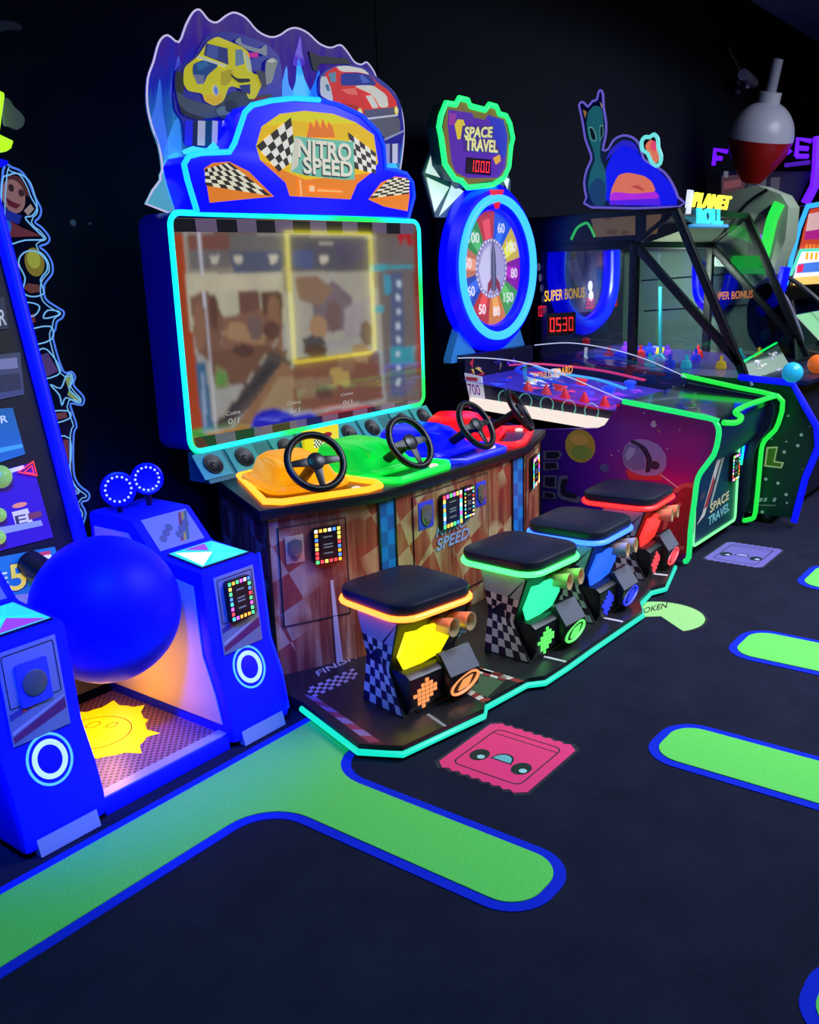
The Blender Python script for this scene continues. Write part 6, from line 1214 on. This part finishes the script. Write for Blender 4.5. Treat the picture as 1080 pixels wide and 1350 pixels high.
# bobber on a pole
XB = 9.45
c = PX((1003,183), XB); ax = (PX((1031,120), XB)-PX((996,250), XB)).normalized(); ax = (ax+V((-0.15,0,0))).normalized(); r_ = 0.295
up_ = [(r_*math.cos(R(a)), r_*math.sin(R(a))*1.12) for a in range(0, 91, 10)]
g = G(); g.lathe([(0.05,-r_*1.35),(0.09,-r_*1.32),(r_*.62,-r_*.9),(r_*.88,-r_*.45),(r_,-0.006)], c, ax, 36); bt = part('fishing_float', g, mat('float_red', (190,32,28), 0.3), fm, label='big red and white fishing float on a pole')
g = G(); g.lathe([(r_*1.0,-0.005)]+up_, c, ax, 36); part('white_half', g, mat('float_white', (205,200,225), 0.3), bt)
g = G(); g.lathe([(0.10,r_*1.02),(0.10,r_*1.02+0.10),(0.001,r_*1.02+0.11)], c, ax, 20); part('collar', g, mat('float_white', (205,200,225), 0.3), bt)
g = G(); g.lathe([(0.048,r_*1.2),(0.048,r_*1.2+0.32),(0.001,r_*1.2+0.33)], c, ax, 16); part('stem', g, mat('float_grey', (160,158,185), 0.35), bt)
e_ = c-ax*(r_*1.3+0.7); g = G(); g.tube([c-ax*r_*1.3, e_, V((XF+0.05,e_.y+0.05,e_.z-0.2))], 0.05, False, 12); part('pole', g, mat('float_grey', (160,158,185), 0.35), bt)
# ---------------- things on the wall and ceiling
cm = thing('security_camera', 'small pale security camera on a wall arm above the far machines', 'camera', PY((983,108), WY-0.02))
CW = mat('camera_white', (150,145,190), 0.4)
def wy(d, *pts): return [PY(p, WY-d) for p in pts]
a_, b_ = wy(0.02, (972,116))[0], wy(0.22, (986,114))[0]
g = G(); g.lathe([(0.07,0),(0.07,0.02),(0.03,0.03),(0.001,0.03)], PY((972,116), WY-0.0), NY, 20); part('wall_plate', g, CW, cm)
g = G(); g.tube([a_, b_, wy(0.22, (987,106))[0]], 0.022, False, 8); part('arm', g, CW, cm)
g = G(); a_ = wy(0.26, (980,98))[0]; b_ = wy(0.2, (994,110))[0]; g.tube([a_, a_*0.4+b_*0.6, b_], [0.055,0.06,0.05], False, 16); part('housing', g, CW, cm)
g = G(); g.tube(wy(0.03, (961,62),(964,70),(975,92)), 0.012, False, 6); part('cable', g, mat('cable_grey', (130,130,140), 0.5), cm)
wb = thing('wall_box', 'black junction box with a hanging cable high on the far wall', 'junction box', PY((1063,132), WY-0.02))
q = wy(0.0, (1054,140),(1074,140),(1074,122),(1054,122)); g = G(); g.prism(q, (0,-0.12,0)); part('box', g, mat('box_black', (10,10,14), 0.5), wb, bevel=0.01)
g = G(); g.tube(smooth(wy(0.05, (1060,122),(1058,105),(1061,80),(1063,72)), 3, False), 0.02, False, 8); part('cable', g, mat('box_black', (10,10,14), 0.5), wb)
q = wy(0.06, (1075,138),(1090,138),(1090,124),(1075,124)); g = G(); g.prism(q, (0,-0.08,0)); part('white_plug', g, mat('plug_white', (170,170,185), 0.5), wb)
g = G(); g.tube(smooth(wy(0.015, (1000,115),(1030,132),(1060,142),(1085,150)), 3, False), 0.008, False, 6); single('wall_cable', g, mat('cable_black', (18,18,22), 0.6), 'thin cable sagging along the wall near the security camera', 'cable', PY((1040,136), WY-0.015))
for p_, r_ in (((96,294),0.016),((118,295),0.007)):
    c = PY(p_, WY); g = G(); g.lathe([(r_,0),(r_*.8,0.006),(0.001,0.008)], c, NY, 10); single('wall_patch', g, mat('patch_white', (150,150,150), 0.7), ('larger' if r_ > .01 else 'smaller')+' white chip on the dark wall above the ball machine', 'wall chip', c)
dq = [PZ((1072,43), 3.75), PZ((1000,-6), 3.75)]
g = G(); g.box((5.5,2.30,3.75), (14.5,2.90,4.3)); struct('trim_2', g, mat('duct_blue_grey', (70,76,130), 0.6))
# yellow framed doorway across the aisle, mirrored in the big screen
mirror_y = SY-0.0065
def refl(p, y):
    d = ray(*p); t_ = (2*mirror_y-y)/d.y; return V((d.x*t_, y, CH+d.z*t_))
yf_ = -1.2
q = [refl(p, yf_) for p in ((378,306),(488,312),(494,464),(388,472))]
x0, x1 = min(p.x for p in q), max(p.x for p in q); z0, z1 = min(p.z for p in q), max(p.z for p in q)
fd_ = thing('lit_frame_cabinet', 'cabinet with a yellow lit frame across the aisle, seen mirrored in the racing screen', 'arcade machine', ((x0+x1)/2, yf_-0.4, 0))
g = G(); g.box((x0-0.1,yf_-0.8,0), (x1+0.1,yf_-0.05,z1+0.15)); part('case', g, mat('case_grey', (60,60,70), 0.5), fd_, bevel=0.02)
g = G(); g.tube([V((x0,yf_,z0)),V((x1,yf_,z0)),V((x1,yf_,z1)),V((x0,yf_,z1))], 0.032, True, 8); part('yellow_frame_light', g, neon('yellow_frame', (255,245,40), 7.0), fd_)

for o in bpy.data.objects:
    if '_o' in o: del o['_o']
